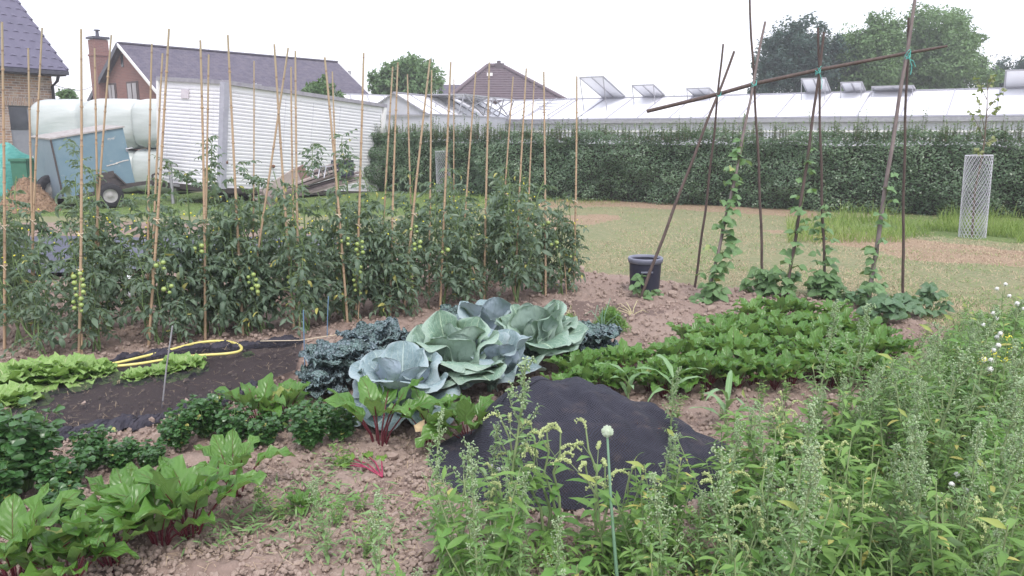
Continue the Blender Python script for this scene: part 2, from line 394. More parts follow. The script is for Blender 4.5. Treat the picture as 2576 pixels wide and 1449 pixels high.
# ---- ground material
def groundmat():
    t = NT('ground'); P = t.coord('Object')
    soil = t.attr('soil'); green = t.attr('green'); brown = t.attr('brown'); dark = t.attr('dark')
    n1 = t.noise(1.2, 5, .6, P); n2 = t.noise(14, 6, .65, P); n3 = t.noise(90, 4, .7, P)
    lawn = t.mix(t.ramp(n2, .35, .65), (.235, .225, .14), (.155, .185, .09))
    lawn = t.mix(t.ramp(n1, .42, .62), lawn, (.215, .215, .12))
    gr = t.mix(t.ramp(n2, .35, .65), (.1, .16, .05), (.15, .19, .075))
    col = t.mix(green, lawn, gr)
    col = t.mix(t.math('MULTIPLY', brown, .85), col, t.mix(t.ramp(n2, .3, .7), (.33, .24, .175), (.25, .17, .12)))
    so_ = t.mix(t.ramp(n3, .3, .7), (.32, .25, .213), (.235, .175, .148))
    so_ = t.mix(t.ramp(n1, .42, .66), so_, (.22, .16, .135))
    so_ = t.mix(dark, so_, (.085, .058, .055))
    col = t.mix(soil, col, so_)
    h = t.math('ADD', n2, t.math('MULTIPLY', n3, .5))
    return t.done(t.princ(col, .95, .15, bump=h, bstr=.8, bdist=.012))
M['ground'] = groundmat()
M['clod'] = plain('clod', (.36, .285, .245), (.26, .2, .168), rough=.95, spec=.15, scale=40, bump=.6)

# ---- building materials
def brickmat(name, cols, mortar, sx=4.4, bw=.5, rh=.25):
    t = NT(name); b = t.n('ShaderNodeTexBrick')
    uv = t.coord('UV'); t.l(uv, b.inputs['Vector'])
    b.inputs['Scale'].default_value = sx; b.inputs['Brick Width'].default_value = 1.0; b.inputs['Row Height'].default_value = .32
    b.inputs['Mortar Size'].default_value = .035; b.inputs['Bias'].default_value = 0
    b.inputs['Color1'].default_value = (*cols[0], 1); b.inputs['Color2'].default_value = (*cols[1], 1); b.inputs['Mortar'].default_value = (*mortar, 1)
    nz = t.noise(3.2, 5, .7, uv)
    col = t.mix(t.ramp(nz, .42, .62), b.outputs['Color'], t.mix(.5, b.outputs['Color'], cols[2]))
    return t.done(t.princ(col, .9, .2, bump=b.outputs['Fac'], bstr=-.4, bdist=.01))
M['brick_mixed'] = brickmat('brick_mixed', ((.42, .25, .17), (.2, .15, .14), (.55, .46, .38)), (.5, .47, .43))
M['brick_red'] = brickmat('brick_red', ((.25, .125, .112), (.19, .1, .092), (.28, .15, .13)), (.27, .205, .19), sx=4)
M['slate'] = brickmat('slate', ((.13, .12, .16), (.09, .085, .12), (.18, .16, .18)), (.06, .055, .08), sx=2.6)
M['brown_tile'] = plain('brown_tile', (.155, .12, .135), (.11, .085, .1), scale=4)
M['roof_tile'] = plain('roof_tile', (.12, .11, .165), (.09, .085, .13), rough=.45, spec=.45, scale=2)
M['white_paint'] = plain('white_paint', (.8, .8, .8), (.72, .71, .7), rough=.5)
M['grey_paint'] = plain('grey_paint', (.3, .31, .34), (.26, .27, .3), rough=.5)
M['dark_glass'] = plain('dark_glass', (.03, .035, .045), (.06, .07, .08), rough=.08, spec=.8, scale=3)
M['curtain'] = plain('curtain', (.45, .43, .45), (.3, .28, .3), stretch=(20, 20, 1), scale=1)
M['zinc'] = plain('zinc', (.07, .07, .09), (.1, .1, .12), rough=.4, metal=.3)
def glassroof():
    t = NT('whitewashed_glass'); n = t.noise(.6, 4, .6, t.coord('Object'))
    col = t.mix(t.ramp(n, .35, .7), (.82, .82, .85), (.72, .73, .77))
    return t.done(t.princ(col, .25, .5))
M['ghglass'] = glassroof()
M['ghwall'] = plain('greenhouse_wall', (.52, .53, .58), (.42, .43, .47), rough=.3, spec=.5, scale=1.5)
M['galv'] = plain('galvanised', (.42, .42, .45), (.32, .32, .35), rough=.45, metal=.4, scale=10)
def trailer_mat():
    t = NT('white_slats'); sp = t.n('ShaderNodeSeparateXYZ'); t.l(t.coord('UV'), sp.inputs[0])
    nz = t.noise(1.6, 6, .65, t.coord('Object')); n2 = t.noise(9, 5, .7, t.coord('Object'))
    col = t.mix(t.ramp(nz, .45, .75), (.88, .87, .9), (.8, .79, .83))
    col = t.mix(t.math('MULTIPLY', t.ramp(n2, .58, .75), .35), col, (.45, .4, .38))
    return t.done(t.princ(col, .4, .4))
M['trailer_white'] = trailer_mat()
def seam(): return plain('grey_seam', (.36, .36, .42), (.28, .28, .33), rough=.5, scale=6)
M['seam'] = plain('grey_seam', (.66, .66, .72), (.58, .58, .64), rough=.5, scale=6)
M['bale'] = plain('bale_wrap', (.44, .48, .47), (.53, .56, .55), rough=.35, spec=.5, scale=1.5, bump=.25, bdist=.05, stretch=(1, 1, 5))
def bluemat():
    t = NT('blue_paint'); P = t.coord('Object'); n = t.noise(2.2, 6, .7, P); n2 = t.noise(7, 6, .75, P, dist=.6)
    col = t.mix(t.ramp(n, .35, .65), (.12, .2, .255), (.16, .24, .29))
    col = t.mix(t.math('MULTIPLY', t.ramp(n2, .62, .68), .7), col, (.45, .42, .4))
    return t.done(t.princ(col, .5, .35, bump=n2, bstr=.1))
M['blue'] = bluemat()
M['bluegrey'] = plain('blue_grey_paint', (.25, .31, .36), (.2, .26, .31), rough=.6, scale=3)
M['weathered_top'] = plain('weathered_top', (.42, .41, .4), (.26, .23, .22), rough=.8, scale=9)
M['rubber'] = plain('rubber', (.02, .02, .025), (.035, .035, .04), rough=.7)
M['steel_dark'] = plain('steel_dark', (.06, .055, .06), (.1, .085, .08), rough=.6, metal=.3)
M['rim'] = plain('rim', (.4, .4, .4), (.25, .24, .23), rough=.5)
M['tarp'] = plain('tarp', (.035, .24, .21), (.1, .36, .32), rough=.35, spec=.5, scale=5, stretch=(1, 1, 6), bump=.5, bdist=.03)
M['greenbox'] = plain('green_box', (.05, .16, .11), (.07, .2, .14))
M['chips'] = plain('chips', (.34, .23, .15), (.16, .1, .065), scale=22, bump=1, bdist=.04)
M['plank'] = plain('plank', (.26, .22, .21), (.15, .12, .12), scale=7, stretch=(1, 1, 5))
M['plank_pale'] = plain('plank_pale', (.42, .37, .34), (.28, .23, .22), scale=7)
M['bucket'] = plain('bucket', (.022, .024, .045), (.035, .037, .06), rough=.5, spec=.4, scale=5)
M['bucket_rim'] = plain('bucket_rim', (.16, .17, .23), (.22, .23, .29), rough=.5)
M['hose'] = plain('hose', (.72, .64, .2), (.62, .55, .18), rough=.35, spec=.5)
M['red'] = plain('red_plastic', (.5, .03, .03), (.4, .02, .02), rough=.3)
M['blue_rod'] = plain('blue_rod', (.12, .22, .35), (.16, .26, .38))
M['steel_rod'] = plain('steel_rod', (.36, .36, .38), (.26, .25, .26), rough=.4)
M['white_plastic'] = plain('white_plastic', (.75, .76, .8), (.6, .6, .65), rough=.5)
M['mulch_film'] = plain('mulch_film', (.03, .034, .06), (.055, .06, .1), rough=.45, spec=.6, scale=6, bump=.8, bdist=.03)
def netmat(name, base, scale, open_):
    t = NT(name); uv = t.coord('UV'); sp = t.n('ShaderNodeSeparateXYZ'); t.l(uv, sp.inputs[0])
    a = t.math('MULTIPLY', t.math('ADD', sp.outputs[0], t.math('MULTIPLY', t.noise(9, 3, .6, uv), .05)), scale); b = t.math('MULTIPLY', sp.outputs[1], scale * .8)
    sa = t.math('ABSOLUTE', t.math('SINE', t.math('ADD', a, b))); sb = t.math('ABSOLUTE', t.math('SINE', t.math('SUBTRACT', a, b)))
    h = t.math('MULTIPLY', sa, sb)
    hole = t.ramp(h, *((.3, .55) if open_ < .5 else (.05, .3)))
    col = t.mix(hole, base, tuple(q * .45 for q in base))
    if open_ < .5: col = t.mix(t.math('MULTIPLY', t.ramp(t.noise(7, 6, .7, uv), .55, .75), .35), col, (.16, .12, .1))
    p = t.princ(col, .7, .3, bump=t.math('ADD', t.math('MULTIPLY', h, -.6), t.math('MULTIPLY', t.noise(16, 4, .6, uv), 4.0)), bstr=.6, bdist=.008)
    tr = t.n('ShaderNodeBsdfTransparent'); ms = t.n('ShaderNodeMixShader')
    t.l(t.math('MULTIPLY', hole, open_), ms.inputs[0]); t.l(p, ms.inputs[1]); t.l(tr.outputs[0], ms.inputs[2])
    return t.done(ms.outputs[0])
M['net'] = netmat('black_net', (.036, .037, .056), 225, .15)
M['net_ground'] = netmat('ground_net', (.032, .03, .042), 400, .62)
M['net_edge'] = plain('net_edge', (.03, .03, .045), (.06, .055, .07), rough=.8, scale=25, bump=1, bdist=.02)

# ------------------------------------------------------------------ noise in numpy
def vnoise(x, y, seed=0):
    xi = np.floor(x).astype(np.int64); yi = np.floor(y).astype(np.int64); fx = x - xi; fy = y - yi
    def h(a, b):
        n = (a * 374761393 + b * 668265263 + seed * 974634777) & 0x7fffffff; n = (n ^ (n >> 13)) * 1274126177 & 0x7fffffff
        return ((n ^ (n >> 16)) & 0xffff) / 65535.0
    sx = fx * fx * (3 - 2 * fx); sy = fy * fy * (3 - 2 * fy)
    return (h(xi, yi) * (1 - sx) + h(xi + 1, yi) * sx) * (1 - sy) + (h(xi, yi + 1) * (1 - sx) + h(xi + 1, yi + 1) * sx) * sy
def fbm(x, y, s=1.0, o=4, seed=0):
    r = 0; a = .5
    for i in range(o): r = r + a * vnoise(x * s, y * s, seed + i); s *= 2.03; a *= .5
    return r
def worley_clods(x, y, c, seed):
    xi = np.floor(x / c).astype(np.int64); yi = np.floor(y / c).astype(np.int64); best = np.zeros_like(x)
    def h(a, b, k):
        n = (a * 374761393 + b * 668265263 + (seed * 7 + k) * 974634777) & 0x7fffffff; n = (n ^ (n >> 13)) * 1274126177 & 0x7fffffff
        return ((n ^ (n >> 16)) & 0xffff) / 65535.0
    for dx in (-1, 0, 1):
        for dy in (-1, 0, 1):
            a = xi + dx; b = yi + dy; px = (a + h(a, b, 1)) * c; py = (b + h(a, b, 2)) * c; r = c * (.22 + .5 * h(a, b, 3) ** 2)
            d2 = (x - px) ** 2 + (y - py) ** 2
            best = np.maximum(best, np.sqrt(np.maximum(r * r - d2, 0)) * .75)
    return best
def inpoly(x, y, poly):
    x = np.asarray(x); y = np.asarray(y); r = np.zeros(x.shape, bool); n = len(poly); j = n - 1
    for i in range(n):
        xi, yi = poly[i]; xj, yj = poly[j]
        c = ((yi > y) != (yj > y)) & (x < (xj - xi) * (y - yi) / (yj - yi + 1e-12) + xi); r ^= c; j = i
    return r
def gp(pts): return [tuple(G(*p)[:2]) for p in pts]

SOILP = [(-9, .5), *[tuple(G(u, v)[:2]) for u, v in ((-420, 562), (0, 560), (300, 556), (700, 566), (1000, 612), (1500, 688), (1750, 722), (2000, 742), (2250, 790), (2400, 835), (2700, 900))], (6, .5)]
GREENP = gp([(-400, 497), (-400, 545), (560, 545), (1000, 545), (1300, 520), (1560, 516), (1400, 497), (1000, 478), (400, 485)])
GREENP2 = gp([(2050, 548), (2200, 590), (2400, 602), (2750, 625), (2750, 575), (2576, 556), (2300, 540)])
BROWNP = gp([(1900, 578), (2200, 592), (2700, 640), (2800, 690), (2300, 652), (2100, 610)])
BROWNP2 = gp([(1300, 522), (1560, 520), (2050, 548), (2050, 530), (1600, 500), (1400, 500)])
BROWNP3 = gp([(1200, 560), (1500, 540), (1560, 545), (1400, 580)])
NETP = gp([(-60, 1090), (-60, 1000), (200, 938), (400, 900), (760, 868), (790, 915), (740, 950), (620, 985), (560, 1020), (380, 1065), (180, 1100)])
DARKP = gp([(1330, 800), (1440, 765), (1600, 770), (1640, 790), (1600, 830), (1450, 845), (1330, 840)])
WEEDP = gp([(1130, 1449), (1260, 1400), (1480, 1400), (1690, 1390), (1800, 1290), (1950, 1190), (2120, 1100), (2290, 985), (2390, 860), (2470, 800), (2700, 740)])
WEEDP = WEEDP + [(6.5, 5.5), (5.0, 1.6), (-.5, 1.7)]

# ------------------------------------------------------------------ ground sheet
def axis(parts):
    a = [parts[0][0]]
    for s, e, st in parts:
        n = max(1, int(round((e - s) / st))); a += list(np.linspace(s, e, n + 1)[1:])
    return np.array(a)
far = [12 * 1.25 ** i for i in range(1, 24)]
ys = np.concatenate([[-60, -25, -12, -3, .5, 1.4], axis([(2.0, 6.6, .015), (6.6, 12, .035), (12, 24, .2), (24, 44, .8)]), [60, 80, 100, 130]])
xp = np.concatenate([axis([(0, 4.2, .018), (4.2, 8, .06), (8, 20, .3)]), [26, 34, 45, 65, 90]])
xs = np.concatenate([-xp[::-1][:-1], xp])
X, Y = np.meshgrid(xs, ys)
jx = X + (fbm(X, Y, 1.3, 3, 5) - .45) * .7 + (fbm(X, Y, 7, 2, 15) - .4) * .15; jy = Y + (fbm(X, Y, 1.1, 3, 9) - .45) * .7
near = (np.abs(X) < 8.5) & (Y > 1.5) & (Y < 14)
soil = inpoly(jx, jy, SOILP)
clod = np.zeros_like(X)
xn, yn = X[near], Y[near]
clod[near] = worley_clods(xn, yn, .10, 3) * .42 + worley_clods(xn, yn, .045, 4) * .9 + worley_clods(xn, yn, .19, 8) * .18 + .02 * (fbm(xn, yn, 4, 4, 44) - .45)
netm = inpoly(jx, jy, NETP)
rough_ = .45 + .9 * fbm(X, Y, .9, 2, 31)
Z = (fbm(X, Y, .8, 4, 21) - .47) * .06 * near + soil * clod * rough_ * (1 - .45 * netm) + (~soil) * near * (fbm(X, Y, 9, 3, 2) - .45) * .03
Z = Z - soil * .008
mb = MB(); mb.grid(np.stack([X, Y, Z], -1))
ground = obj('ground', mb, M['ground']); ground['kind'] = 'structure'
def fattr(o, name, arr):
    a = o.data.attributes.new(name, 'FLOAT', 'POINT'); a.data.foreach_set('value', arr.astype(np.float32).ravel())
fattr(ground, 'soil', soil); fattr(ground, 'green', (inpoly(jx, jy, GREENP) | inpoly(jx, jy, GREENP2)) * 1.0)
fattr(ground, 'brown', (inpoly(jx, jy, BROWNP) | inpoly(jx, jy, BROWNP2) | inpoly(jx, jy, BROWNP3)) * 1.0)
fattr(ground, 'dark', netm * .55 + inpoly(jx, jy, DARKP) * .6)

# loose clods
def clods():
    mb = MB(); V0, T0 = ico(); n = 34000
    u = RNG.uniform(-100, 2676, n * 2); v = 660 + (1500 - 660) * RNG.uniform(0, 1, n * 2) ** .95
    d = -_u[2] * 0
    P = np.array([G(a, b) for a, b in zip(u, v)])
    k = inpoly(P[:, 0], P[:, 1], SOILP) & ~(inpoly(P[:, 0], P[:, 1], NETP) & (RNG.uniform(0, 1, len(P)) < .75))
    P = P[k][:n]; m = len(P)
    r = .004 + .011 * RNG.uniform(0, 1, m) ** 2.5 + .02 * (RNG.uniform(0, 1, m) > .995)
    r = r * (1 + .16 * np.clip(P[:, 1] - 4, 0, 5))
    P[:, 2] = r * .5 + (fbm(P[:, 0], P[:, 1], .8, 4, 21) - .47) * .06 + .012
    A = RNG.uniform(.65, 1.25, (m, 1, 3)); V = P[:, None] + r[:, None, None] * (V0[None] * A + RNG.normal(0, .13, (m, 12, 3)))
    T = (T0[None] + (np.arange(m) * 12)[:, None, None]).reshape(-1, 3)
    mb.add(V.reshape(-1, 3), T=T, rnd=np.repeat(RNG.uniform(0, 1, m), 12), smooth=False)
    tag(obj('soil_clods', mb, M['clod']), 'loose reddish brown clods lying over the dug garden soil', 'soil', kind='stuff')
clods()
def scatter_uv(n, u0, u1, v0, v1, pw=1.0):
    u = RNG.uniform(u0, u1, n); v = v0 + (v1 - v0) * RNG.uniform(0, 1, n) ** pw
    return np.array([G(a, b) for a, b in zip(u, v)])
GR3 = [(0, .6), (.5, .8), (1, .05)]
def lawn_blades():
    for nm, lab, n, reg, mt, h in (
        ('lawn_grass', 'dry mown grass of the straw coloured lawn', 90000, (1150, 2700, 500, 830), (M['dry_straw'], M['grass_long']), .04),
        ('green_grass', 'greener short grass around the trailers and hedge', 22000, (-60, 1600, 482, 560), (M['grass_long'], M['dry_straw']), .06)):
        P = scatter_uv(n, *reg, pw=.9)
        g = inpoly(P[:, 0], P[:, 1], SOILP)
        P = P[~g]
        if nm == 'green_grass': P = P[inpoly(P[:, 0], P[:, 1], GREENP)]
        n = len(P); P[:, 2] -= .005
        a = RNG.uniform(0, 2 * PI, n); D = np.stack([np.cos(a) * .7, np.sin(a) * .7, RNG.uniform(.25, 1.1, n)], 1)
        N = np.stack([-np.cos(a), -np.sin(a), np.full(n, .4)], 1)
        pt = fbm(P[:, 0], P[:, 1], 1.6, 3, 77)
        sc = .6 + .012 * P[:, 1] ** 1.0 * 4
        L = h * RNG.uniform(.5, 1.7, n) * (.6 + 1.1 * pt); W = .005 * sc * RNG.uniform(.7, 1.5, n)
        isg = RNG.uniform(0, 1, n) < (.12 + .9 * (pt - .4) * 2 if nm == 'lawn_grass' else .9)
        mb = MB()
        for k, sel in ((0, ~isg if nm == 'lawn_grass' else isg), (1, isg if nm == 'lawn_grass' else ~isg)):
            if sel.sum(): mb.leaves(P[sel], D[sel], N[sel], L[sel], W[sel], GR3, m=2, droop=.8, mat=k)
        tag(obj(nm, mb, list(mt)), lab, 'grass', kind='stuff')
lawn_blades()

# ------------------------------------------------------------------ far buildings
def house_left():
    E = at(166, 183, 24.0); ze = E[2]; E0 = at(-10, 171.5, 22.2)
    e = nrm((E - E0) * (1, 1, 0)); b = np.array((-e[1], e[0], 0))       # e runs along the eave to the far corner, b runs back to the ridge
    Ln = 9.0; dep = 4.6; pitch = math.radians(46); oh = .45
    loc = E.copy(); loc[2] = 0
    t = thing('brick_house', 'mixed brick house with glossy blue-grey tiled roof at left edge', 'house', loc)
    def pt(s_, w_, z): q = E + e * s_ + b * w_; return np.array((q[0], q[1], z))   # s_ negative towards the camera
    def onw(u, v):
        r = ray(u, v); q0 = pt(0, oh, 0); k = ((q0 - C0) @ b) / (r @ b); q = C0 + r * k; return (q - E) @ e, q[2]
    sr = onw(130, 200)[0]; dl, dz1 = onw(20, 265); dr = onw(87, 265)[0]; sl2 = -Ln
    tn = math.tan(pitch)
    mb = MB()
    def fr(x0, x1, z0, z1): mb.quad(pt(x0, oh, z0), pt(x1, oh, z0), pt(x1, oh, z1), pt(x0, oh, z1), uv=[(x0, z0), (x1, z0), (x1, z1), (x0, z1)])
    zt = ze - .06
    fr(sl2, dl, 0, zt); fr(dr, sr, 0, zt); fr(dl, dr, dz1, zt)
    zr = ze + dep * tn
    for s_ in (sr, sl2):
        g = [pt(s_, oh, 0), pt(s_, 2 * dep - oh, 0), pt(s_, 2 * dep - oh, zt), pt(s_, dep, zr - .25), pt(s_, oh, zt)]
        mb.add(g, T=[(0, 1, 2), (0, 2, 4), (2, 3, 4)], uv=[(0, 0), (8, 0), (8, 3), (4, 7), (0, 3)], smooth=False)
    mb.quad(pt(sr, 2 * dep - oh, 0), pt(sl2, 2 * dep - oh, 0), pt(sl2, 2 * dep - oh, zt), pt(sr, 2 * dep - oh, zt))
    obj('wall', mb, M['brick_mixed'], t)
    mb = MB(); mb.quad(pt(dl - .12, oh - .012, dz1), pt(dr + .12, oh - .012, dz1), pt(dr + .12, oh - .012, dz1 + .24), pt(dl - .12, oh - .012, dz1 + .24), uv=[(0, 0), (0, 1.4), (.24, 1.4), (.24, 0)])
    obj('lintel', mb, M['brick_mixed'], t)
    rows = 19; cs = dep / math.cos(pitch) / rows; mb = MB(); c_, n_ = math.cos(pitch), math.sin(pitch)
    xsn = np.arange(-Ln, .001, .05)
    wv = .055 * np.abs(np.sin(xsn * PI / .3))
    for i in range(rows):
        s0 = i * cs; s1 = s0 + cs + .04
        lo = np.array([pt(x, s0 * c_, ze + s0 * n_ + .11 + w_) for x, w_ in zip(xsn, wv)]); up = np.array([pt(x, s1 * c_, ze + s1 * n_ + .012 + w_) for x, w_ in zip(xsn, wv)])
        mb.grid(np.stack([lo, up], 0)); lo2 = lo.copy(); lo2[:, 2] -= .12; lo2 += b * .05; mb.grid(np.stack([lo2, lo], 0), smooth=False)
    mb.slab(pt(0, 0, ze - .01), pt(-Ln, 0, ze - .01), pt(-Ln, dep, zr - .01), pt(0, dep, zr - .01), .1)
    mb.slab(pt(-Ln, 2 * dep, ze), pt(0, 2 * dep, ze), pt(0, dep, zr), pt(-Ln, dep, zr), .1)
    rf = obj('roof', mb, M['roof_tile'], t)
    mb = MB()
    for i in range(rows):
        s0 = i * cs; mb.beam(pt(.03, s0 * c_ - .02, ze + s0 * n_ + .07), pt(.03, (s0 + cs) * c_, ze + (s0 + cs) * n_ + .03), .09, .1)
    obj('verge_tiles', mb, M['roof_tile'], rf)
    mb = MB(); mb.beam(pt(-Ln, -.05, ze - .02), pt(.02, -.05, ze - .02), .13, .11); mb.beam(pt(-Ln, oh / 2, ze - .09), pt(0, oh / 2, ze - .09), oh, .03)
    obj('gutter', mb, M['zinc'], rf)
    mb = MB(); mb.tube([pt(sr - .06, .02, ze - .1), pt(sr - .06, .1, ze - .25), pt(sr - .06, oh - .09, ze - .4), pt(sr - .06, oh - .09, 0)], .045, 8); obj('downpipe', mb, M['zinc'], t)
    mb = MB(); mb.hexa([pt(dl, oh + .08, 0), pt(dr, oh + .08, 0), pt(dr, oh + .14, 0), pt(dl, oh + .14, 0)], [pt(dl, oh + .08, dz1), pt(dr, oh + .08, dz1), pt(dr, oh + .14, dz1), pt(dl, oh + .14, dz1)]); dd = obj('door', mb, M['grey_paint'], t)
    ga, za = onw(28, 326); gb, zb = onw(70, 270)
    mb = MB(); mb.hexa([pt(ga, oh + .06, za), pt(gb, oh + .06, za), pt(gb, oh + .09, za), pt(ga, oh + .09, za)], [pt(ga, oh + .06, zb), pt(gb, oh + .06, zb), pt(gb, oh + .09, zb), pt(ga, oh + .09, zb)]); obj('door_window', mb, M['dark_glass'], dd)
    mb = MB(); mb.beam(pt(gb + .12, oh + .04, za - .3), pt(gb + .12, oh + .04, za - .18), .03, .05, up=(1, 0, 0)); obj('handle', mb, M['galv'], dd)
house_left()

def house_gable():
    A = at(297, 108, 42.0); zr = A[2]; B = at(848, 155, 42.0 * (zr - CAMH) and 53.3); B[2] = zr
    d = nrm(B[:2] - A[:2]); d = np.array((*d, 0)); p = np.array((d[1], -d[0], 0))   # towards camera-right
    wv, ez = 5.0, 2.6; sl_ = (zr - ez) / wv
    loc = A.copy(); loc[2] = 0
    t = thing('brick_house', 'red brick gabled house with long slate roof behind the white trailer', 'house', loc)
    W2 = wv - .35
    def pt(s_, w_, z): q = A + d * s_ + p * w_; return np.array((q[0], q[1], z))
    Ln = np.linalg.norm(B - A)
    mb = MB()
    g = [pt(.3, -W2, 0), pt(.3, W2, 0), pt(.3, W2, zr - .15 - W2 * sl_), pt(.3, 0, zr - .15), pt(.3, -W2, zr - .15 - W2 * sl_)]
    uvg = [(0, 0), (2 * W2, 0), (2 * W2, g[2][2]), (W2, g[3][2]), (0, g[4][2])]
    mb.add(g, T=[(0, 1, 2), (0, 2, 3), (0, 3, 4)], uv=uvg, smooth=False)
    mb.quad(pt(.3, W2, 0), pt(Ln - .3, W2, 0), pt(Ln - .3, W2, g[2][2]), pt(.3, W2, g[2][2]))
    mb.quad(pt(Ln - .3, -W2, 0), pt(.3, -W2, 0), pt(.3, -W2, g[2][2]), pt(Ln - .3, -W2, g[2][2]))
    g2 = [pt(Ln - .3, W2, 0), pt(Ln - .3, -W2, 0), pt(Ln - .3, -W2, g[2][2]), pt(Ln - .3, 0, zr - .15), pt(Ln - .3, W2, g[2][2])]
    mb.add(g2, T=[(0, 1, 2), (0, 2, 3), (0, 3, 4)], uv=uvg, smooth=False)
    obj('wall', mb, M['brick_red'], t)
    mb = MB()
    mb.slab(pt(0, wv, ez), pt(Ln, wv, ez), pt(Ln, 0, zr), pt(0, 0, zr), .12)
    mb.slab(pt(Ln, -wv, ez), pt(0, -wv, ez), pt(0, 0, zr - .003), pt(Ln, 0, zr - .003), .12)
    rf = obj('roof', mb, M['slate'], t)
    mb = MB(); mb.beam(pt(0, 0, zr + .02), pt(Ln, 0, zr + .02), .25, .08); obj('ridge', mb, M['slate'], rf)
    mb = MB(); o = -d * .05
    mb.beam(pt(0, wv, ez - .08) + o, pt(0, 0, zr - .08) + o, .06, .14); obj('barge_board', mb, M['white_paint'], t)
    mb = MB(); mb.beam(pt(0, -wv, ez - .08) + o, pt(0, 0, zr - .08) + o, .06, .24); obj('barge_board', mb, M['zinc'], t)
    mb = MB(); o = d * .02; mb.beam(pt(Ln, wv, ez - .08) + o, pt(Ln, 0, zr - .08) + o, .06, .14); obj('barge_board', mb, M['white_paint'], t)
    # windows on the gable plane
    def on(u, v):     # intersect ray with gable plane
        r = ray(u, v); q0 = pt(.26, 0, 0); k = ((q0 - C0) @ d) / (r @ d); return C0 + r * k
    for (u0, u1, v0, v1) in ((275, 295, 208, 262), (322, 351, 203, 262)):
        mb = MB(); a, b = on(u0, v1), on(u1, v1); zt = on(u1, v0)[2]
        a[2] = b[2]; mb.slab(a, b, [b[0], b[1], zt], [a[0], a[1], zt], .05); wf = obj('window', mb, plain('window_frame', (.13, .1, .1)), t)
        mb = MB(); k = nrm(b - a); w_ = np.linalg.norm(b - a); o = -d * .03
        for s0, s1 in ((.12, .46), (.54, .88)):
            x0 = a + k * w_ * s0 + o; x1 = a + k * w_ * s1 + o; mb.quad(x0 + (0, 0, .1), x1 + (0, 0, .1), [x1[0], x1[1], zt - .1], [x0[0], x0[1], zt - .1])
        obj('pane', mb, M['curtain'], wf)
    a, b = on(305, 168), on(310, 168); zt = on(308, 136)[2]; mb = MB(); mb.slab(a, b, [b[0], b[1], zt], [a[0], a[1], zt], .05); obj('slit_window', mb, M['dark_glass'], t)
    # chimney rising outside the left slope
    c = at(251, 150, 44.0); mb = MB(); w_ = .78; R = rotz(math.atan2(d[1], d[0]))
    zt = at(251, 96, 44)[2]
    mb.box((c[0], c[1], (zt - .9) / 2), (w_, w_, zt - .9), R); mb.box((c[0], c[1], zt - .5), (w_ * .95, w_ * .95, .8), R); mb.box((c[0], c[1], zt - .9), (w_ + .08, w_ + .08, .1), R)
    ch = obj('chimney', mb, M['brick_red'], t)
    mb = MB(); mb.box((c[0], c[1], zt), (w_ + .1, w_ + .1, .12), R); mb.tube([(c[0], c[1], zt), (c[0], c[1], zt + .38)], [.11, .08], 8); mb.tube([(c[0], c[1], zt + .38), (c[0], c[1], zt + .44)], .17, 8); obj('chimney_cowl', mb, M['zinc'], ch)
    # flue at the far gable, vent pipe on the roof
    q = at(880, 205, 54); mb = MB(); mb.tube([(q[0], q[1], 3), (q[0], q[1], at(880, 178, 54)[2])], .12, 8); obj('flue_pipe', mb, M['galv'], t)
    q = at(630, 215, 43.5); mb = MB(); mb.tube([q + (-.0, 0, -.5), q + (0, 0, .05), q + (.35, 0, .08)], .05, 6); mb.tube([q + (.45, 0, -.3), q + (.45, 0, .05)], .16, 8); obj('vent_pipe', mb, M['galv'], t)
house_gable()

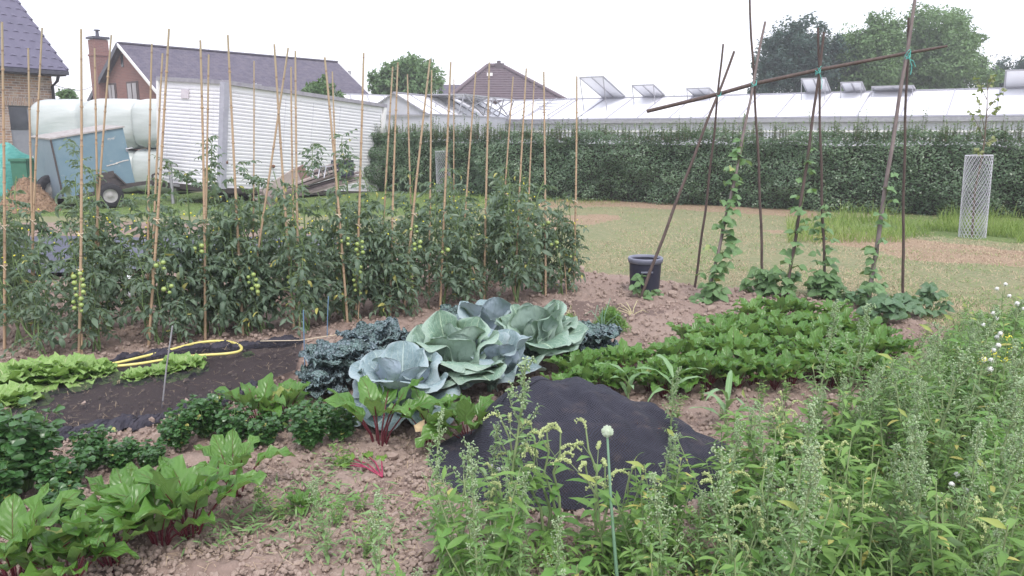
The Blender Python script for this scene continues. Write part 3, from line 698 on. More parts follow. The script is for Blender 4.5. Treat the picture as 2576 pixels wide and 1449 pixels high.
def house_hip():
    D = 62.0; loc = at(1250, 300, D); loc[2] = 0
    t = thing('tiled_house', 'distant house with brown tiled pyramid roof above the greenhouse', 'house', loc)
    zt = at(1250, 168, D)[2]; ze = at(1250, 252, D)[2] - .3
    xl, xr = at(1132, 240, D)[0], at(1415, 240, D)[0]; xa, xb = at(1228, 160, D)[0], at(1262, 160, D)[0]
    hd = (xr - xl) / 2
    mb = MB(); mb.box(((xl + xr) / 2, D, ze / 2), (xr - xl - 1, 2 * hd - 1, ze - .01)); obj('wall', mb, M['brick_red'], t)
    # courses as stepped rings
    mb = MB(); n = 15
    for i in range(n):
        f0, f1 = i / n, (i + 1) / n + .01
        def ring(f, dz=0):
            return [(xl + (xa - xl) * f, D - hd * (1 - f), ze + (zt - ze) * f + dz), (xr + (xb - xr) * f, D - hd * (1 - f), ze + (zt - ze) * f + dz), (xr + (xb - xr) * f, D + hd * (1 - f), ze + (zt - ze) * f + dz), (xl + (xa - xl) * f, D + hd * (1 - f), ze + (zt - ze) * f + dz)]
        a, b = ring(f0, .12), ring(min(f1, 1)); c = ring(f0, -.02)
        for k in range(4):
            k2 = (k + 1) % 4; mb.quad(a[k], a[k2], b[k2], b[k]); mb.quad(c[k], c[k2], a[k2], a[k])
    rf = obj('roof', mb, M['brown_tile'], t)
    mb = MB(); mb.tube([(xr, D - hd, ze + .15), (xb, D, zt + .12)], .16, 6); mb.tube([(xl, D - hd, ze + .15), (xa, D, zt + .12)], .16, 6); mb.tube([(xa, D, zt + .1), (xb, D, zt + .1)], .16, 6); obj('hip_ridge', mb, M['brown_tile'], rf)
    mb = MB(); q = at(1225, 170, D - .6); mb.box((q[0] + .1, D, zt - .1), (.4, .5, .5)); mb.box((q[0] + .95, D, zt - .0), (.7, .6, .5)); mb.tube([(q[0] + .9, D, zt + .2), (q[0] + .9, D, zt + .45)], .15, 8)
    obj('chimney', mb, plain('old_chimney', (.12, .1, .11)), rf)
    mb = MB(); q = at(1232, 187, D - 3.3); mb.box(q, (.42, .12, .22)); obj('roof_window', mb, M['white_paint'], rf)
    mb = MB(); x0 = at(1095, 230, D + 4)[0]; mb.slab((x0, D + 3, ze - 1), (xl + 2, D + 3, ze - 1), (xl + 2, D + 6, at(0, 213, D + 6)[2]), (x0, D + 6, at(0, 213, D + 6)[2]), .2); obj('annex_roof', mb, M['slate'], t)
house_hip()

# ------------------------------------------------------------------ greenhouses
def greenhouse_long():
    a = at(1385, 303, 39.7); b = at(2576, 293, 29.0); ze = 2.2
    d = nrm((b - a) * (1, 1, 0)); p = np.array((d[1], -d[0], 0))   # towards the camera
    if p[1] > 0: p = -p
    start = a - d * 5.0; Ln = 44.0; half = 3.3
    zr = 3.32
    loc = start.copy(); loc[2] = 0
    t = thing('greenhouse', 'long whitewashed glass greenhouse with open roof vents behind the hedge', 'greenhouse', loc)
    def pt(s_, w_, z): q = start + d * s_ + p * w_; return np.array((q[0], q[1], z))
    mb = MB(); mb.slab(pt(0, 0, ze), pt(Ln, 0, ze), pt(Ln, -half, zr), pt(0, -half, zr), .02); mb.slab(pt(Ln, -2 * half, ze), pt(0, -2 * half, ze), pt(0, -half, zr - .003), pt(Ln, -half, zr - .003), .02)
    rf = obj('roof', mb, M['ghglass'], t)
    mb = MB()
    step = 1.6; N_ = int(Ln / step)
    for i in range(N_ + 1):
        s_ = i * step
        mb.beam(pt(s_, 0.01, ze + .015), pt(s_, -half, zr + .02), .05, .04)
    for f in (0, 1):
        mb.beam(pt(0, -half * f, ze + (zr - ze) * f + .03), pt(Ln, -half * f, ze + (zr - ze) * f + .03), .08, .06)
    obj('glazing_bars', mb, plain('gh_bars', (.4, .4, .45), (.34, .34, .38)), rf)
    mb = MB(); mb.beam(pt(0, .09, ze - .1), pt(Ln, .09, ze - .1), .16, .16); obj('gutter', mb, M['galv'], t)
    mb = MB(); mb.quad(pt(0, 0, 0), pt(Ln, 0, 0), pt(Ln, 0, ze - .18), pt(0, 0, ze - .18)); mb.quad(pt(0, -2 * half, 0), pt(0, 0, 0), pt(0, 0, ze), pt(0, -2 * half, ze)); mb.add([pt(0, 0, ze), pt(0, -half, zr), pt(0, -2 * half, ze)], T=[(0, 1, 2)], smooth=False)
    mb.quad(pt(Ln, -2 * half, 0), pt(0, -2 * half, 0), pt(0, -2 * half, ze), pt(Ln, -2 * half, ze)); obj('wall', mb, M['ghwall'], t)
    mb = MB()
    for i in range(N_ * 1): mb.beam(pt(i * step, .012, 0), pt(i * step, .012, ze - .19), .05, .03, up=(1, 0, 0))
    mb.beam(pt(0, .03, ze - .55), pt(Ln, .03, ze - .55), .05, .08); mb.beam(pt(0, .03, ze - .85), pt(Ln, .03, ze - .85), .05, .05)
    obj('wall_frame', mb, M['white_paint'], t)
    # vents hinged on the ridge
    def on_ridge(u):
        r = ray(u, 240); q0 = start - p * half; k = ((q0 - C0) @ p) / (r @ p); return ((C0 + r * k) - start) @ d
    for (u0, u1, rise, wd) in ((1516, 1572, .85, 2.6), (1620, 1672, .45, 1.5), (1745, 1800, .25, 1.0), (2030, 2088, .5, 1.3), (2125, 2175, .3, 1.1), (2200, 2300, .1, .9), (2525, 2640, .55, 1.3)):
        s0, s1 = on_ridge(u0), on_ridge(u1)
        a_, b_, c_, d_ = pt(s0, -half, zr + .08), pt(s1, -half, zr + .08), pt(s1, -half + wd, zr + .08 + rise), pt(s0, -half + wd, zr + .08 + rise)
        mb = MB(); mb.slab(d_, c_, b_, a_, .015); v = obj('roof_vent', mb, M['ghglass'], t)
        mb = MB()
        for q, r in ((a_, b_), (b_, c_), (c_, d_), (d_, a_), ((a_ + b_) / 2, (c_ + d_) / 2)): mb.beam(q, r, .06, .06)
        lo = lambda s_, w_: pt(s_, -half + w_, zr - (zr - ze) * w_ / half + .03)
        for s_ in (s0, s1): mb.beam(pt(s_, -half + wd, zr + .08 + rise), lo(s_, wd * .8), .03, .03)
        obj('vent_frame', mb, M['galv'], v)
    # the opened bay under the biggest vent: its trusses
    mb = MB()
    for i in range(5):
        q0 = pt(2.5 + i * .55, -half + .2, zr - .05); q1 = pt(2.5 + i * .55, -.2, ze + .1)
        if i % 2 == 0: mb.beam(q0 + (0, 0, .12), q1 + (0, 0, .12), .04, .04)
        mb.beam(pt(2.5 + i * .4, -half + .6 + i * .5, zr - .2 - i * .17 + .15), pt(4.3, -half + .6 + i * .5, zr - .2 - i * .17 + .15), .04, .04)
    obj('truss', mb, M['galv'], t)
    return d, p
greenhouse_long()
def greenhouse_small():
    A = at(990, 234, 33.0); zr = A[2]; B = at(1160, 250, 39.6); d = nrm((B - A) * (1, 1, 0)); p = np.array((d[1], -d[0], 0)); Ln = 11; hw = 1.6; ze = 2.3
    loc = A.copy(); loc[2] = 0
    t = thing('greenhouse', 'small glass greenhouse with gable end beside the white trailer', 'greenhouse', loc)
    def pt(s_, w_, z): q = A + d * s_ + p * w_; return np.array((q[0], q[1], z))
    mb = MB(); mb.slab(pt(0, hw, ze), pt(Ln, hw, ze), pt(Ln, 0, zr), pt(0, 0, zr), .02); mb.slab(pt(Ln, -hw, ze), pt(0, -hw, ze), pt(0, 0, zr - .003), pt(Ln, 0, zr - .003), .02); rf = obj('roof', mb, M['ghglass'], t)
    mb = MB()
    for i in range(9): s_ = i * Ln / 8; mb.beam(pt(s_, hw, ze + .02), pt(s_, 0, zr + .02), .05, .04)
    mb.beam(pt(0, 0, zr + .03), pt(Ln, 0, zr + .03), .08, .06); mb.beam(pt(0, hw, ze + .03), pt(Ln, hw, ze + .03), .08, .06)
    for i in range(3): mb.beam(pt(2 + i, hw * .6, ze + (zr - ze) * .4 + .05), pt(3.3 + i, hw * .25, ze + (zr - ze) * .75 + .05), .04, .03)
    obj('glazing_bars', mb, M['galv'], rf)
    mb = MB(); mb.add([pt(.05, -hw, 0), pt(.05, hw, 0), pt(.05, hw, ze), pt(.05, 0, zr), pt(.05, -hw, ze)], T=[(0, 1, 2), (0, 2, 3), (0, 3, 4)], smooth=False); mb.quad(pt(.05, hw, 0), pt(Ln, hw, 0), pt(Ln, hw, ze), pt(.05, hw, ze)); mb.quad(pt(Ln, -hw, 0), pt(.05, -hw, 0), pt(.05, -hw, ze), pt(Ln, -hw, ze)); obj('wall', mb, M['ghwall'], t)
    mb = MB()
    for a_, b_ in ((pt(-.02, -hw, ze), pt(-.02, 0, zr)), (pt(-.02, 0, zr), pt(-.02, hw, ze)), (pt(-.02, -hw, ze), pt(-.02, hw, ze)), (pt(-.02, 0, 0), pt(-.02, 0, ze)), (pt(-.02, hw, 0), pt(-.02, hw, ze))): mb.beam(a_, b_, .05, .05)
    obj('gable_frame', mb, M['galv'], t)
    # lifted roof vents with lattice stays
    for s0, s1 in ((3.0, 6.0), (6.6, 9.5)):
        mb = MB(); a_, b_, c_, d_ = pt(s0, 0, zr + .06), pt(s1, 0, zr + .06), pt(s1, 1.9, zr + .05), pt(s0, 1.9, zr + .05); mb.slab(d_, c_, b_, a_, .015); v = obj('roof_vent', mb, M['ghglass'], t)
        mb = MB(); e = pt(s0, hw, ze + .1); f = pt(s1, hw, ze + .1)
        for q, r in ((a_, b_), (b_, c_), (c_, d_), (d_, a_), (d_, e), (c_, f), (d_, f), (c_, e), ((c_ + d_) / 2, (e + f) / 2)): mb.beam(q, r, .05, .05)
        obj('vent_frame', mb, M['galv'], v)
greenhouse_small()
def greenhouse_back():
    a = at(835, 236, 36); b = at(1005, 245, 38.5); b[2] = a[2]
    t = thing('greenhouse', 'low glass greenhouse roof just showing above the white trailer', 'greenhouse', ((a + b) / 2 * (1, 1, 0)))
    mb = MB(); o = np.array((.9, -3, -1.1))
    mb.slab(a + o, b + o, b, a, .02); mb.slab(b - (0.9, -3, 1.1), a - (0.9, -3, 1.1), a, b, .02); rf = obj('roof', mb, M['ghglass'], t)
    mb = MB()
    for i in range(5): q = a + (b - a) * i / 4 + (0, 0, .02); mb.beam(q + o, q, .05, .04)
    mb.beam(a + (0, 0, .02), b + (0, 0, .02), .07, .06); obj('glazing_bars', mb, M['galv'], rf)
    mb = MB(); f0, f1 = (a + o), (b + o); g0, g1 = a - (0.9, -3, 1.1), b - (0.9, -3, 1.1)
    for q, r in ((f0, f1), (f1, g1), (g1, g0), (g0, f0)): mb.quad([q[0], q[1], 0], [r[0], r[1], 0], r, q)
    obj('wall', mb, M['ghwall'], t)
greenhouse_back()

# ------------------------------------------------------------------ trees
def crown(mb, c, rad, n, leaf, mat=0, lump=9, shell=.55, seed=1, flat=0.0):
    """leaf clumps spread over uneven lobes"""
    rg = np.random.default_rng(seed); c = np.asarray(c, float); rad = np.asarray(rad, float)
    n = int(n * 1.7); lb = nrm(rg.normal(0, 1, (lump, 3))); lb[:, 2] = lb[:, 2] * .8 + .1
    lc = c + lb * rad * rg.uniform(.28, .66, (lump, 1)); lr = rad * rg.uniform(.3, .48, (lump, 1))
    sub = lump * 12; k = rg.integers(0, lump, sub); d = nrm(rg.normal(0, 1, (sub, 3)))
    sc_ = lc[k] + d * lr[k] * rg.uniform(.6, 1.05, (sub, 1)); sr = lr[k] * rg.uniform(.2, .42, (sub, 1))
    k2 = rg.integers(0, sub, n); d2 = nrm(rg.normal(0, 1, (n, 3))); P = sc_[k2] + d2 * sr[k2] * rg.uniform(.3, 1.1, (n, 1)) ** .5
    nf = n // 5; k3 = rg.integers(0, lump, nf); P[:nf] = lc[k3] + nrm(rg.normal(0, 1, (nf, 3))) * lr[k3] * rg.uniform(.2, .95, (nf, 1))
    N = nrm(d2 * .7 + rg.normal(0, .5, (n, 3)) + (0, 0, .5)); D = nrm(np.cross(N, rg.normal(0, 1, (n, 3))))
    clump = rg.uniform(0, 1, sub)[k2] * .6 + rg.uniform(0, .4, n)
    mb.leaves(P, D, N, leaf * rg.uniform(.6, 1.5, n), leaf * .6 * rg.uniform(.6, 1.3, n), [(0, .1), (.45, 1), (1, .05)], m=2, droop=.3, mat=mat, rnd=clump)
    return lc
def tree(name, label, base, c, rad, n, leaf, mat, seed, lump=10, trunk=.3, group=None):
    t = thing(name, label, 'tree', base, group)
    mb = MB(); lc = crown(mb, c, rad, n, leaf, 0, lump, seed=seed); obj('crown', mb, mat, t)
    mb = MB(); b = np.asarray(base, float); cc = np.asarray(c, float)
    mb.tube([b, b * .5 + cc * .5 - (0, 0, rad[2] * .3), cc + (0, 0, rad[2] * .3)], [trunk, trunk * .75, trunk * .25], 8)
    for q in lc: mb.tube([cc * .7 + b * .3, (cc + q) / 2 + (0, 0, .1), q], [trunk * .35, trunk * .2, trunk * .06], 5)
    obj('trunk', mb, M['bark'], t); return t
def tree_px(name, label, u0, u1, vt, vb, D, n, leaf, mat, seed, lump=10, depth=1.0, trunk=.3, group='trees beyond the greenhouse'):
    x0 = at(u0, vt, D)[0]; x1 = at(u1, vt, D)[0]; zt = at((u0 + u1) / 2, vt, D)[2]; zb = at(u0, vb, D)[2]
    c = ((x0 + x1) / 2, D, (zt + zb) / 2); r = ((x1 - x0) / 2 * 1.16, (x1 - x0) / 2 * depth, (zt - zb) / 2 * 1.12)
    return tree(name, label, (c[0], D, 0), c, r, n, leaf, mat, seed, lump, trunk, group)
tree_px('conifer_tree', 'dark blue-green pointed tree, leftmost of the far tree group', 1915, 2125, 30, 290, 50, 26000, .17, M['tree_dark'], 3, 26)
tree_px('leafy_tree', 'largest far tree, broad mid-green rounded crown behind the crossbar', 2190, 2545, 4, 300, 54, 40000, .2, M['tree_mid'], 5, 30)
tree_px('leafy_tree', 'mid-green tree between the dark conifer and the largest tree', 2065, 2300, 22, 300, 51, 22000, .19, M['tree_mid'], 8, 20)
tree_px('leafy_tree', 'dull green tree cut by the right edge of the picture', 2495, 2680, 100, 300, 60, 14000, .2, M['tree_dark'], 11, 16)
tree_px('walnut_tree', 'loose light green tree behind the small greenhouse gable', 912, 1135, 138, 330, 46, 11000, .22, M['tree_light'], 14, 20, trunk=.25, group=None)
tree_px('leafy_shrub', 'small dark green tree in front of the slate roof', 748, 850, 168, 330, 32, 6000, .12, M['tree_light'], 17, 10, trunk=.12, group=None)
tree_px('leafy_shrub', 'thin shrub showing above the wrapped bales beside the brick house', 122, 205, 212, 330, 34, 1600, .14, M['tree_light'], 19, 8, trunk=.08, group=None)
tree_px('leafy_tree', 'tip of a distant tree peeking over the greenhouse ridge left of the bean poles', 1635, 1725, 228, 330, 60, 2500, .2, M['tree_mid'], 23, 8)
tree_px('leafy_tree', 'low far treetop over the greenhouse ridge just behind the first bean poles', 1725, 1800, 225, 330, 62, 2500, .2, M['tree_light'], 24, 8)
tree_px('leafy_tree', 'distant dark treetop left of the dark conifer at the greenhouse ridge', 1880, 1960, 150, 330, 58, 5000, .2, M['tree_dark'], 29, 10)

# power line from the brick house to the gabled house
mb = MB(); a = at(128, 211, 24); b = at(240, 212, 44); mb.tube([a + (b - a) * f - (0, 0, .25 * math.sin(PI * f)) for f in np.linspace(0, 1, 12)], .012, 5)
tag(obj('power_cable', mb, M['zinc'], origin=a), 'thin overhead cable running from the tiled brick house', 'cable')

# ------------------------------------------------------------------ hedge
def hedge():
    p0 = G(880, 478); p1 = G(2576, 553); d = nrm(p1 - p0); Ln = np.linalg.norm(p1 - p0) + 6; f = np.array((d[1], -d[0], 0))
    if f[1] > 0: f = -f
    t = thing('hedge', 'long dark green clipped hedge with shaggy top running across the view', 'hedge', p0)
    def surf(s_, h):  # outward offset
        return (fbm(s_ + 50, h * 1.3, 1.5, 4, 3) - .45) * 1.1 + .18 * np.sin(np.clip(h / 1.5, 0, 1) * PI)
    n = 75000; s_ = Ln * RNG.uniform(0, 1, n) ** 1.25; h = 1.66 * RNG.uniform(0.0, 1, n) ** .9 - .04
    top = 1.55 + (fbm(s_ + 7, s_ * 0, 1.6, 4, 6) - .45) * .42
    h = np.where(h > top, top * RNG.uniform(.3, 1, n), h)
    off = surf(s_, h) - RNG.exponential(.07, n)
    P = p0 + d * s_[:, None] + f * off[:, None] + np.array((0, 0, 1.0)) * (h[:, None] + .04)
    nt_ = 22000; s2 = Ln * RNG.uniform(0, 1, nt_) ** 1.25; b = RNG.uniform(-.9, .1, nt_); tp = 1.55 + (fbm(s2 + 7, s2 * 0, 1.6, 4, 6) - .45) * .42
    P2 = p0 + d * s2[:, None] + f * b[:, None] + np.array((0, 0, 1.0)) * (tp - .05 + RNG.uniform(-.14, .1, nt_))[:, None]
    P = np.concatenate([P, P2]); n = len(P)
    N = nrm(np.concatenate([np.tile(f + (0, 0, .5), (len(s_), 1)), np.tile((0, 0, 1.0), (nt_, 1))]) + RNG.normal(0, .55, (n, 3)))
    D = nrm(np.cross(N, RNG.normal(0, 1, (n, 3)))); D[:, 2] = D[:, 2] * .6 + .25
    mb = MB(); cl = fbm(P[:, 0] + P[:, 1], P[:, 2] * 1.0, 5, 3, 12)
    mb.leaves(P, D, N, .048 * RNG.uniform(.6, 1.5, n), .032 * RNG.uniform(.7, 1.3, n), [(0, .1), (.45, 1), (1, .05)], m=2, droop=.4, rnd=np.clip((cl - .25) * 1.8 * RNG.uniform(.5, 1.3, n), 0, 1))
    obj('foliage', mb, M['hedge_leaf'], t)
    # upright shoots along the top
    mb = MB(); ml = MB()
    for i in range(1300):
        q = p0 + d * (Ln * random.random() ** 1.2) + f * random.uniform(-.8, .15); zb = 1.45; hh = random.uniform(.1, .32) * (1.8 if random.random() < .12 else 1)
        lean = np.array((random.uniform(-.1, .1), random.uniform(-.1, .1), 1.0)); b_ = np.array((q[0], q[1], zb)); e = b_ + lean * (hh + .1)
        mb.tube([b_, (b_ + e) / 2 + (random.uniform(-.01, .01), 0, 0), e], [.005, .004, .002], 3, cap=False)
        k = int(12 + hh * 46); T_ = np.linspace(.15, 1, k); PP = b_ + (e - b_) * T_[:, None]; a_ = RNG.uniform(0, 6.28, k)
        DD = np.stack([np.cos(a_), np.sin(a_), RNG.uniform(.2, .9, k)], 1)
        ml.leaves(PP, DD, DD * (-.5, -.5, .2) + (0, 0, 1), .06 * RNG.uniform(.6, 1.3, k), .038, [(0, .1), (.45, 1), (1, .05)], m=2, droop=.5)
    obj('shoots', mb, M['twig'], t); obj('shoot_leaves', ml, M['hedge_tip'], t)
    # added solid core: blocks light, its dark colour stands in for inner shade
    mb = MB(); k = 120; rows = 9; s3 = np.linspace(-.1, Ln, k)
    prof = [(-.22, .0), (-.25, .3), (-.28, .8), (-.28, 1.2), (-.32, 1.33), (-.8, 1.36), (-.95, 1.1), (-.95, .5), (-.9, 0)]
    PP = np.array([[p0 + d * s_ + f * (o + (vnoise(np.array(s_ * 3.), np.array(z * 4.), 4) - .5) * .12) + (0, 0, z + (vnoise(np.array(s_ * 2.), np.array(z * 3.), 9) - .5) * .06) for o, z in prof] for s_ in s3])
    mb.grid(PP); obj('shade_core', mb, plain('hedge_core', (.035, .045, .028), (.06, .055, .04), scale=30, bump=1, bdist=.05), t)
hedge()

# tall grass along the hedge foot and round the tree guard
def tall_grass():
    mb = MB()
    for reg, n, h in (((1980, 2650, 545, 612), 9000, .2), ((2100, 2640, 540, 560), 1500, .42), ((2330, 2560, 575, 612), 2500, .26), ((1010, 1560, 488, 512), 2500, .12)):
        P = scatter_uv(n, *reg); n = len(P); keep = fbm(P[:, 0], P[:, 1], .7, 3, 41) > .38; P = P[keep]; n = len(P)
        a = RNG.uniform(0, 2 * PI, n); D = np.stack([np.cos(a) * .35, np.sin(a) * .35, np.ones(n)], 1); N = np.stack([-np.cos(a), -np.sin(a), np.full(n, .3)], 1)
        mb.leaves(P, D, N, h * RNG.uniform(.4, 1.3, n), .007 * RNG.uniform(.7, 1.4, n), [(0, .7), (.5, .8), (1, .05)], m=2, droop=RNG.uniform(.3, 1.4, n))
    tag(obj('tall_grass', mb, leafmat('tall_grass', (.14, .24, .05), (.3, .36, .1), rough=.6, transl=.3, noise=1.5)), 'unmown yellow-green grass at the hedge foot by the tree guard', 'grass', kind='stuff')
tall_grass()

# ------------------------------------------------------------------ tree guards
def guard(u_t, v_t, u_b, v_b, wpx, label, D=None):
    b = G(u_b, v_b); D = b[1]; tp = at(u_t, v_t, D); r = wpx / 2 / F * D * 1.0
    t = thing('mesh_tree_guard', label, 'tree guard', b, 'wire mesh tree guards')
    ax = tp - b; H = np.linalg.norm(ax); z = nrm(ax); x = nrm(np.cross((0, 1, 0), z)); y = np.cross(z, x)
    mb = MB(); turns = H / (2 * PI * r) * .62; k = 22
    for sgn in (-1, 1):
        for i in range(k):
            a = np.linspace(0, 1, 26); th = i * 2 * PI / k + sgn * a * turns * 2 * PI * .9
            mb.tube(b + ax * a[:, None] + r * (np.cos(th)[:, None] * x + np.sin(th)[:, None] * y), .0034 if r > .15 else .003, 3, cap=False)
    for f in (0, 1):
        th = np.linspace(0, 2 * PI, 20); mb.tube(b + ax * f + r * (np.cos(th)[:, None] * x + np.sin(th)[:, None] * y), .006, 4)
    obj('wire_mesh', mb, plain('galv_wire', (.62, .62, .68), (.5, .5, .55), rough=.5), t)
    return b, tp, t
b, tp, t = guard(2463, 391, 2445, 598, 61, 'white wire mesh guard around the sapling at right')
# sapling in it
ts = thing('sapling_tree', 'young sparse tree rising out of the right mesh guard', 'tree', b + (.02, .02, 0))
mb = MB(); D = b[1]; pts = [b, at(2452, 480, D), at(2472, 388, D), at(2478, 340, D), at(2483, 270, D), at(2484, 200, D)]
mb.tube(pts, [.018, .016, .013, .011, .008, .003], 6)
ml = MB()
for (u0, v0, u1, v1) in ((2476, 350, 2440, 280), (2478, 330, 2455, 240), (2480, 300, 2515, 265), (2482, 280, 2525, 225), (2482, 250, 2455, 195), (2483, 230, 2500, 190), (2472, 385, 2450, 378), (2476, 365, 2500, 350)):
    a = at(u0, v0, D); e = at(u1, v1, D + random.uniform(-.25, .25)); mb.tube([a, (a + e) / 2 + (0, 0, .02), e], [.006, .004, .002], 4)
    k = 16; T_ = RNG.uniform(.35, 1.05, k); PP = a + (e - a) * T_[:, None]; DD = RNG.normal(0, 1, (k, 3)) + (0, 0, -.4)
    ml.leaves(PP, DD, RNG.normal(0, 1, (k, 3)) + (0, 0, 1), RNG.uniform(.05, .09, k), RNG.uniform(.035, .055, k), [(0, .1), (.35, 1), (.7, .7), (1, .05)], droop=.6, cup=.2)
obj('trunk', mb, M['twig'], ts); obj('crown', ml, M['sap_leaf'], ts)
b, tp, t = guard(1113, 380, 1117, 490, 36, 'grey wire mesh guard standing before the hedge behind the tomatoes')

# ------------------------------------------------------------------ white box trailer
def white_trailer():
    bA, bB, bC = at(404, 458, 18.65), at(557, 474, 17.5), at(945, 483, 22.0)
    tA, tB, tC = at(401, 198, 18.65), at(566, 207, 17.5), at(966, 266, 22.1)
    bD, tD = bA + bC - bB, tA + tC - tB
    loc = (bB + bD) / 2; loc[2] = 0
    t = thing('box_trailer', 'large white slatted box trailer sagging down at its right end', 'trailer', loc)
    mb = MB(); mb.hexa([bB, bC, bD, bA], [tB, tC, tD, tA]); obj('box_body', mb, M['trailer_white'], t)
    # pressed slats: narrow proud ribs across both faces
    def face(a, b, at_, bt, name, posts):
        nn = nrm(np.cross(b - a, at_ - a)); mb = MB(); N_ = 27
        P = lambda s_, h: (a * (1 - s_) + b * s_) * (1 - h) + (at_ * (1 - s_) + bt * s_) * h
        for i in range(N_):
            h = .04 + .88 * i / (N_ - 1)
            p0_, p1_ = P(.02, h), P(.985, h); dz = P(.5, h + .011) - P(.5, h)
            q = [p0_ + nn * .004, p1_ + nn * .004, p1_ + dz + nn * .009, p0_ + dz + nn * .009, p1_ + dz * 2 + nn * .004, p0_ + dz * 2 + nn * .004]
            mb.add(q, [(0, 1, 2, 3), (3, 2, 4, 5)], smooth=False)
        obj(name, mb, M['trailer_white'], t)
        mb = MB()
        for i in range(N_):
            h = .04 + .88 * i / (N_ - 1) - .004
            mb.beam(P(.02, h) + nn * .004, P(.985, h) + nn * .004, .01, .009)
        obj('slat_seams', mb, M['seam'], t)
        mb = MB()
        for s_ in posts:
            for i in range(N_ - 1):
                h = .04 + .88 * (i + .62) / (N_ - 1)
                for k in (-.012, 0.0, .012): mb.box(P(s_, h + k) + nn * .006, (.014, .014, .012))
        obj('rivets', mb, M['seam'], t)
        return P, nn
    P1, n1 = face(bB, bC, tB, tC, 'side_slats', (.16, .33, .5, .68, .84))
    P2, n2 = face(bA, bB, tA, tB, 'end_slats', (.12, .5, .85))
    mb = MB(); mb.beam(P1(0.0, 0) + (n1 + n2) * .02, P1(0.0, 1.0) + (n1 + n2) * .02, .14, .14, up=n1); obj('corner_post', mb, plain('post_grey', (.42, .42, .48), (.34, .34, .4), scale=5), t)
    mb = MB(); mb.beam(P1(1.0, 0) + n1 * .02, P1(1.0, 1) + n1 * .02, .1, .1, up=n1); obj('corner_post', mb, M['white_paint'], t)
    mb = MB(); mb.beam(P2(0, 0) + n2 * .02, P2(0, 1) + n2 * .02, .08, .08, up=n1); obj('corner_post', mb, M['white_paint'], t)
    mb = MB(); mb.beam(P1(-.01, 1.0) + n1 * .03, P1(1.01, 1.0) + n1 * .03, .08, .09); mb.beam(P2(-.01, 1.0) + n2 * .03, P2(1.0, 1.0) + n2 * .03, .08, .09); obj('roof_rail', mb, plain('rail_grey', (.25, .24, .28), (.36, .35, .38), scale=7), t)
    mb = MB(); mb.beam(P1(0, -.02) + n1 * .01, P1(1, -.02) + n1 * .01, .08, .12); mb.beam(P2(0, -.02) + n2 * .01, P2(1, -.02) + n2 * .01, .08, .12)
    c = (bB + bD) / 2; e = nrm(bC - bB)
    for o in (-.5, .5): mb.beam(c - e * 2.6 + n1 * o - (0, 0, .12), c + e * 2.4 + n1 * o - (0, 0, .12), .1, .16)
    obj('chassis', mb, M['steel_dark'], t)
    for f in (.42, .58):
        mb = MB(); q = P1(f, 0) - n1 * .25; q[2] = .33
        a = np.linspace(0, 2 * PI, 25); prof = [(.18, -.1), (.3, -.11), (.34, -.06), (.34, .06), (.3, .11), (.18, .1)]
        V = np.array([[q + e * r * math.cos(x) + np.array((0, 0, r * math.sin(x))) + n1 * w_ for r, w_ in prof] for x in a]); mb.grid(V); wh = obj('wheel', mb, M['rubber'], t)
        mb = MB(); V = np.array([[q + e * r * math.cos(x) + np.array((0, 0, r * math.sin(x))) + n1 * w_ for r, w_ in ((.19, .08), (.12, .05), (.05, .09), (.001, .09))] for x in a]); mb.grid(V); obj('rim', mb, M['rim'], wh)
    mb = MB(); q = P2(.35, 0) + n2 * .25; mb.tube([q - (0, 0, .6), q + (0, 0, .45)], .04, 8); mb.box(q + (0, 0, .47), (.16, .05, .05)); mb.beam(P2(.35, -.02), q, .06, .06); obj('jockey_stand', mb, M['galv'], t)
    # round lamps
    for s_, h in ((.0, .255), (.27, .24), (.94, .16)):
        mb = MB(); q = P1(s_, h) + n1 * .06 + (.06 if s_ == 0 else 0) * e; mb.sphere(q, .045); obj('side_marker', mb, plain('marker_brown', (.2, .11, .08)), t)
    mb = MB(); q = P2(.42, .87) + n2 * .035; r = nrm(bB - bA); up = nrm(tB - bB); mb.slab(q - r * .13 - up * .1, q + r * .13 - up * .1, q + r * .13 + up * .1, q - r * .13 + up * .1, .02); obj('plate', mb, plain('plate_grey', (.55, .5, .55), (.62, .58, .62)), t)
    return P1, n1
P1, n1 = white_trailer()

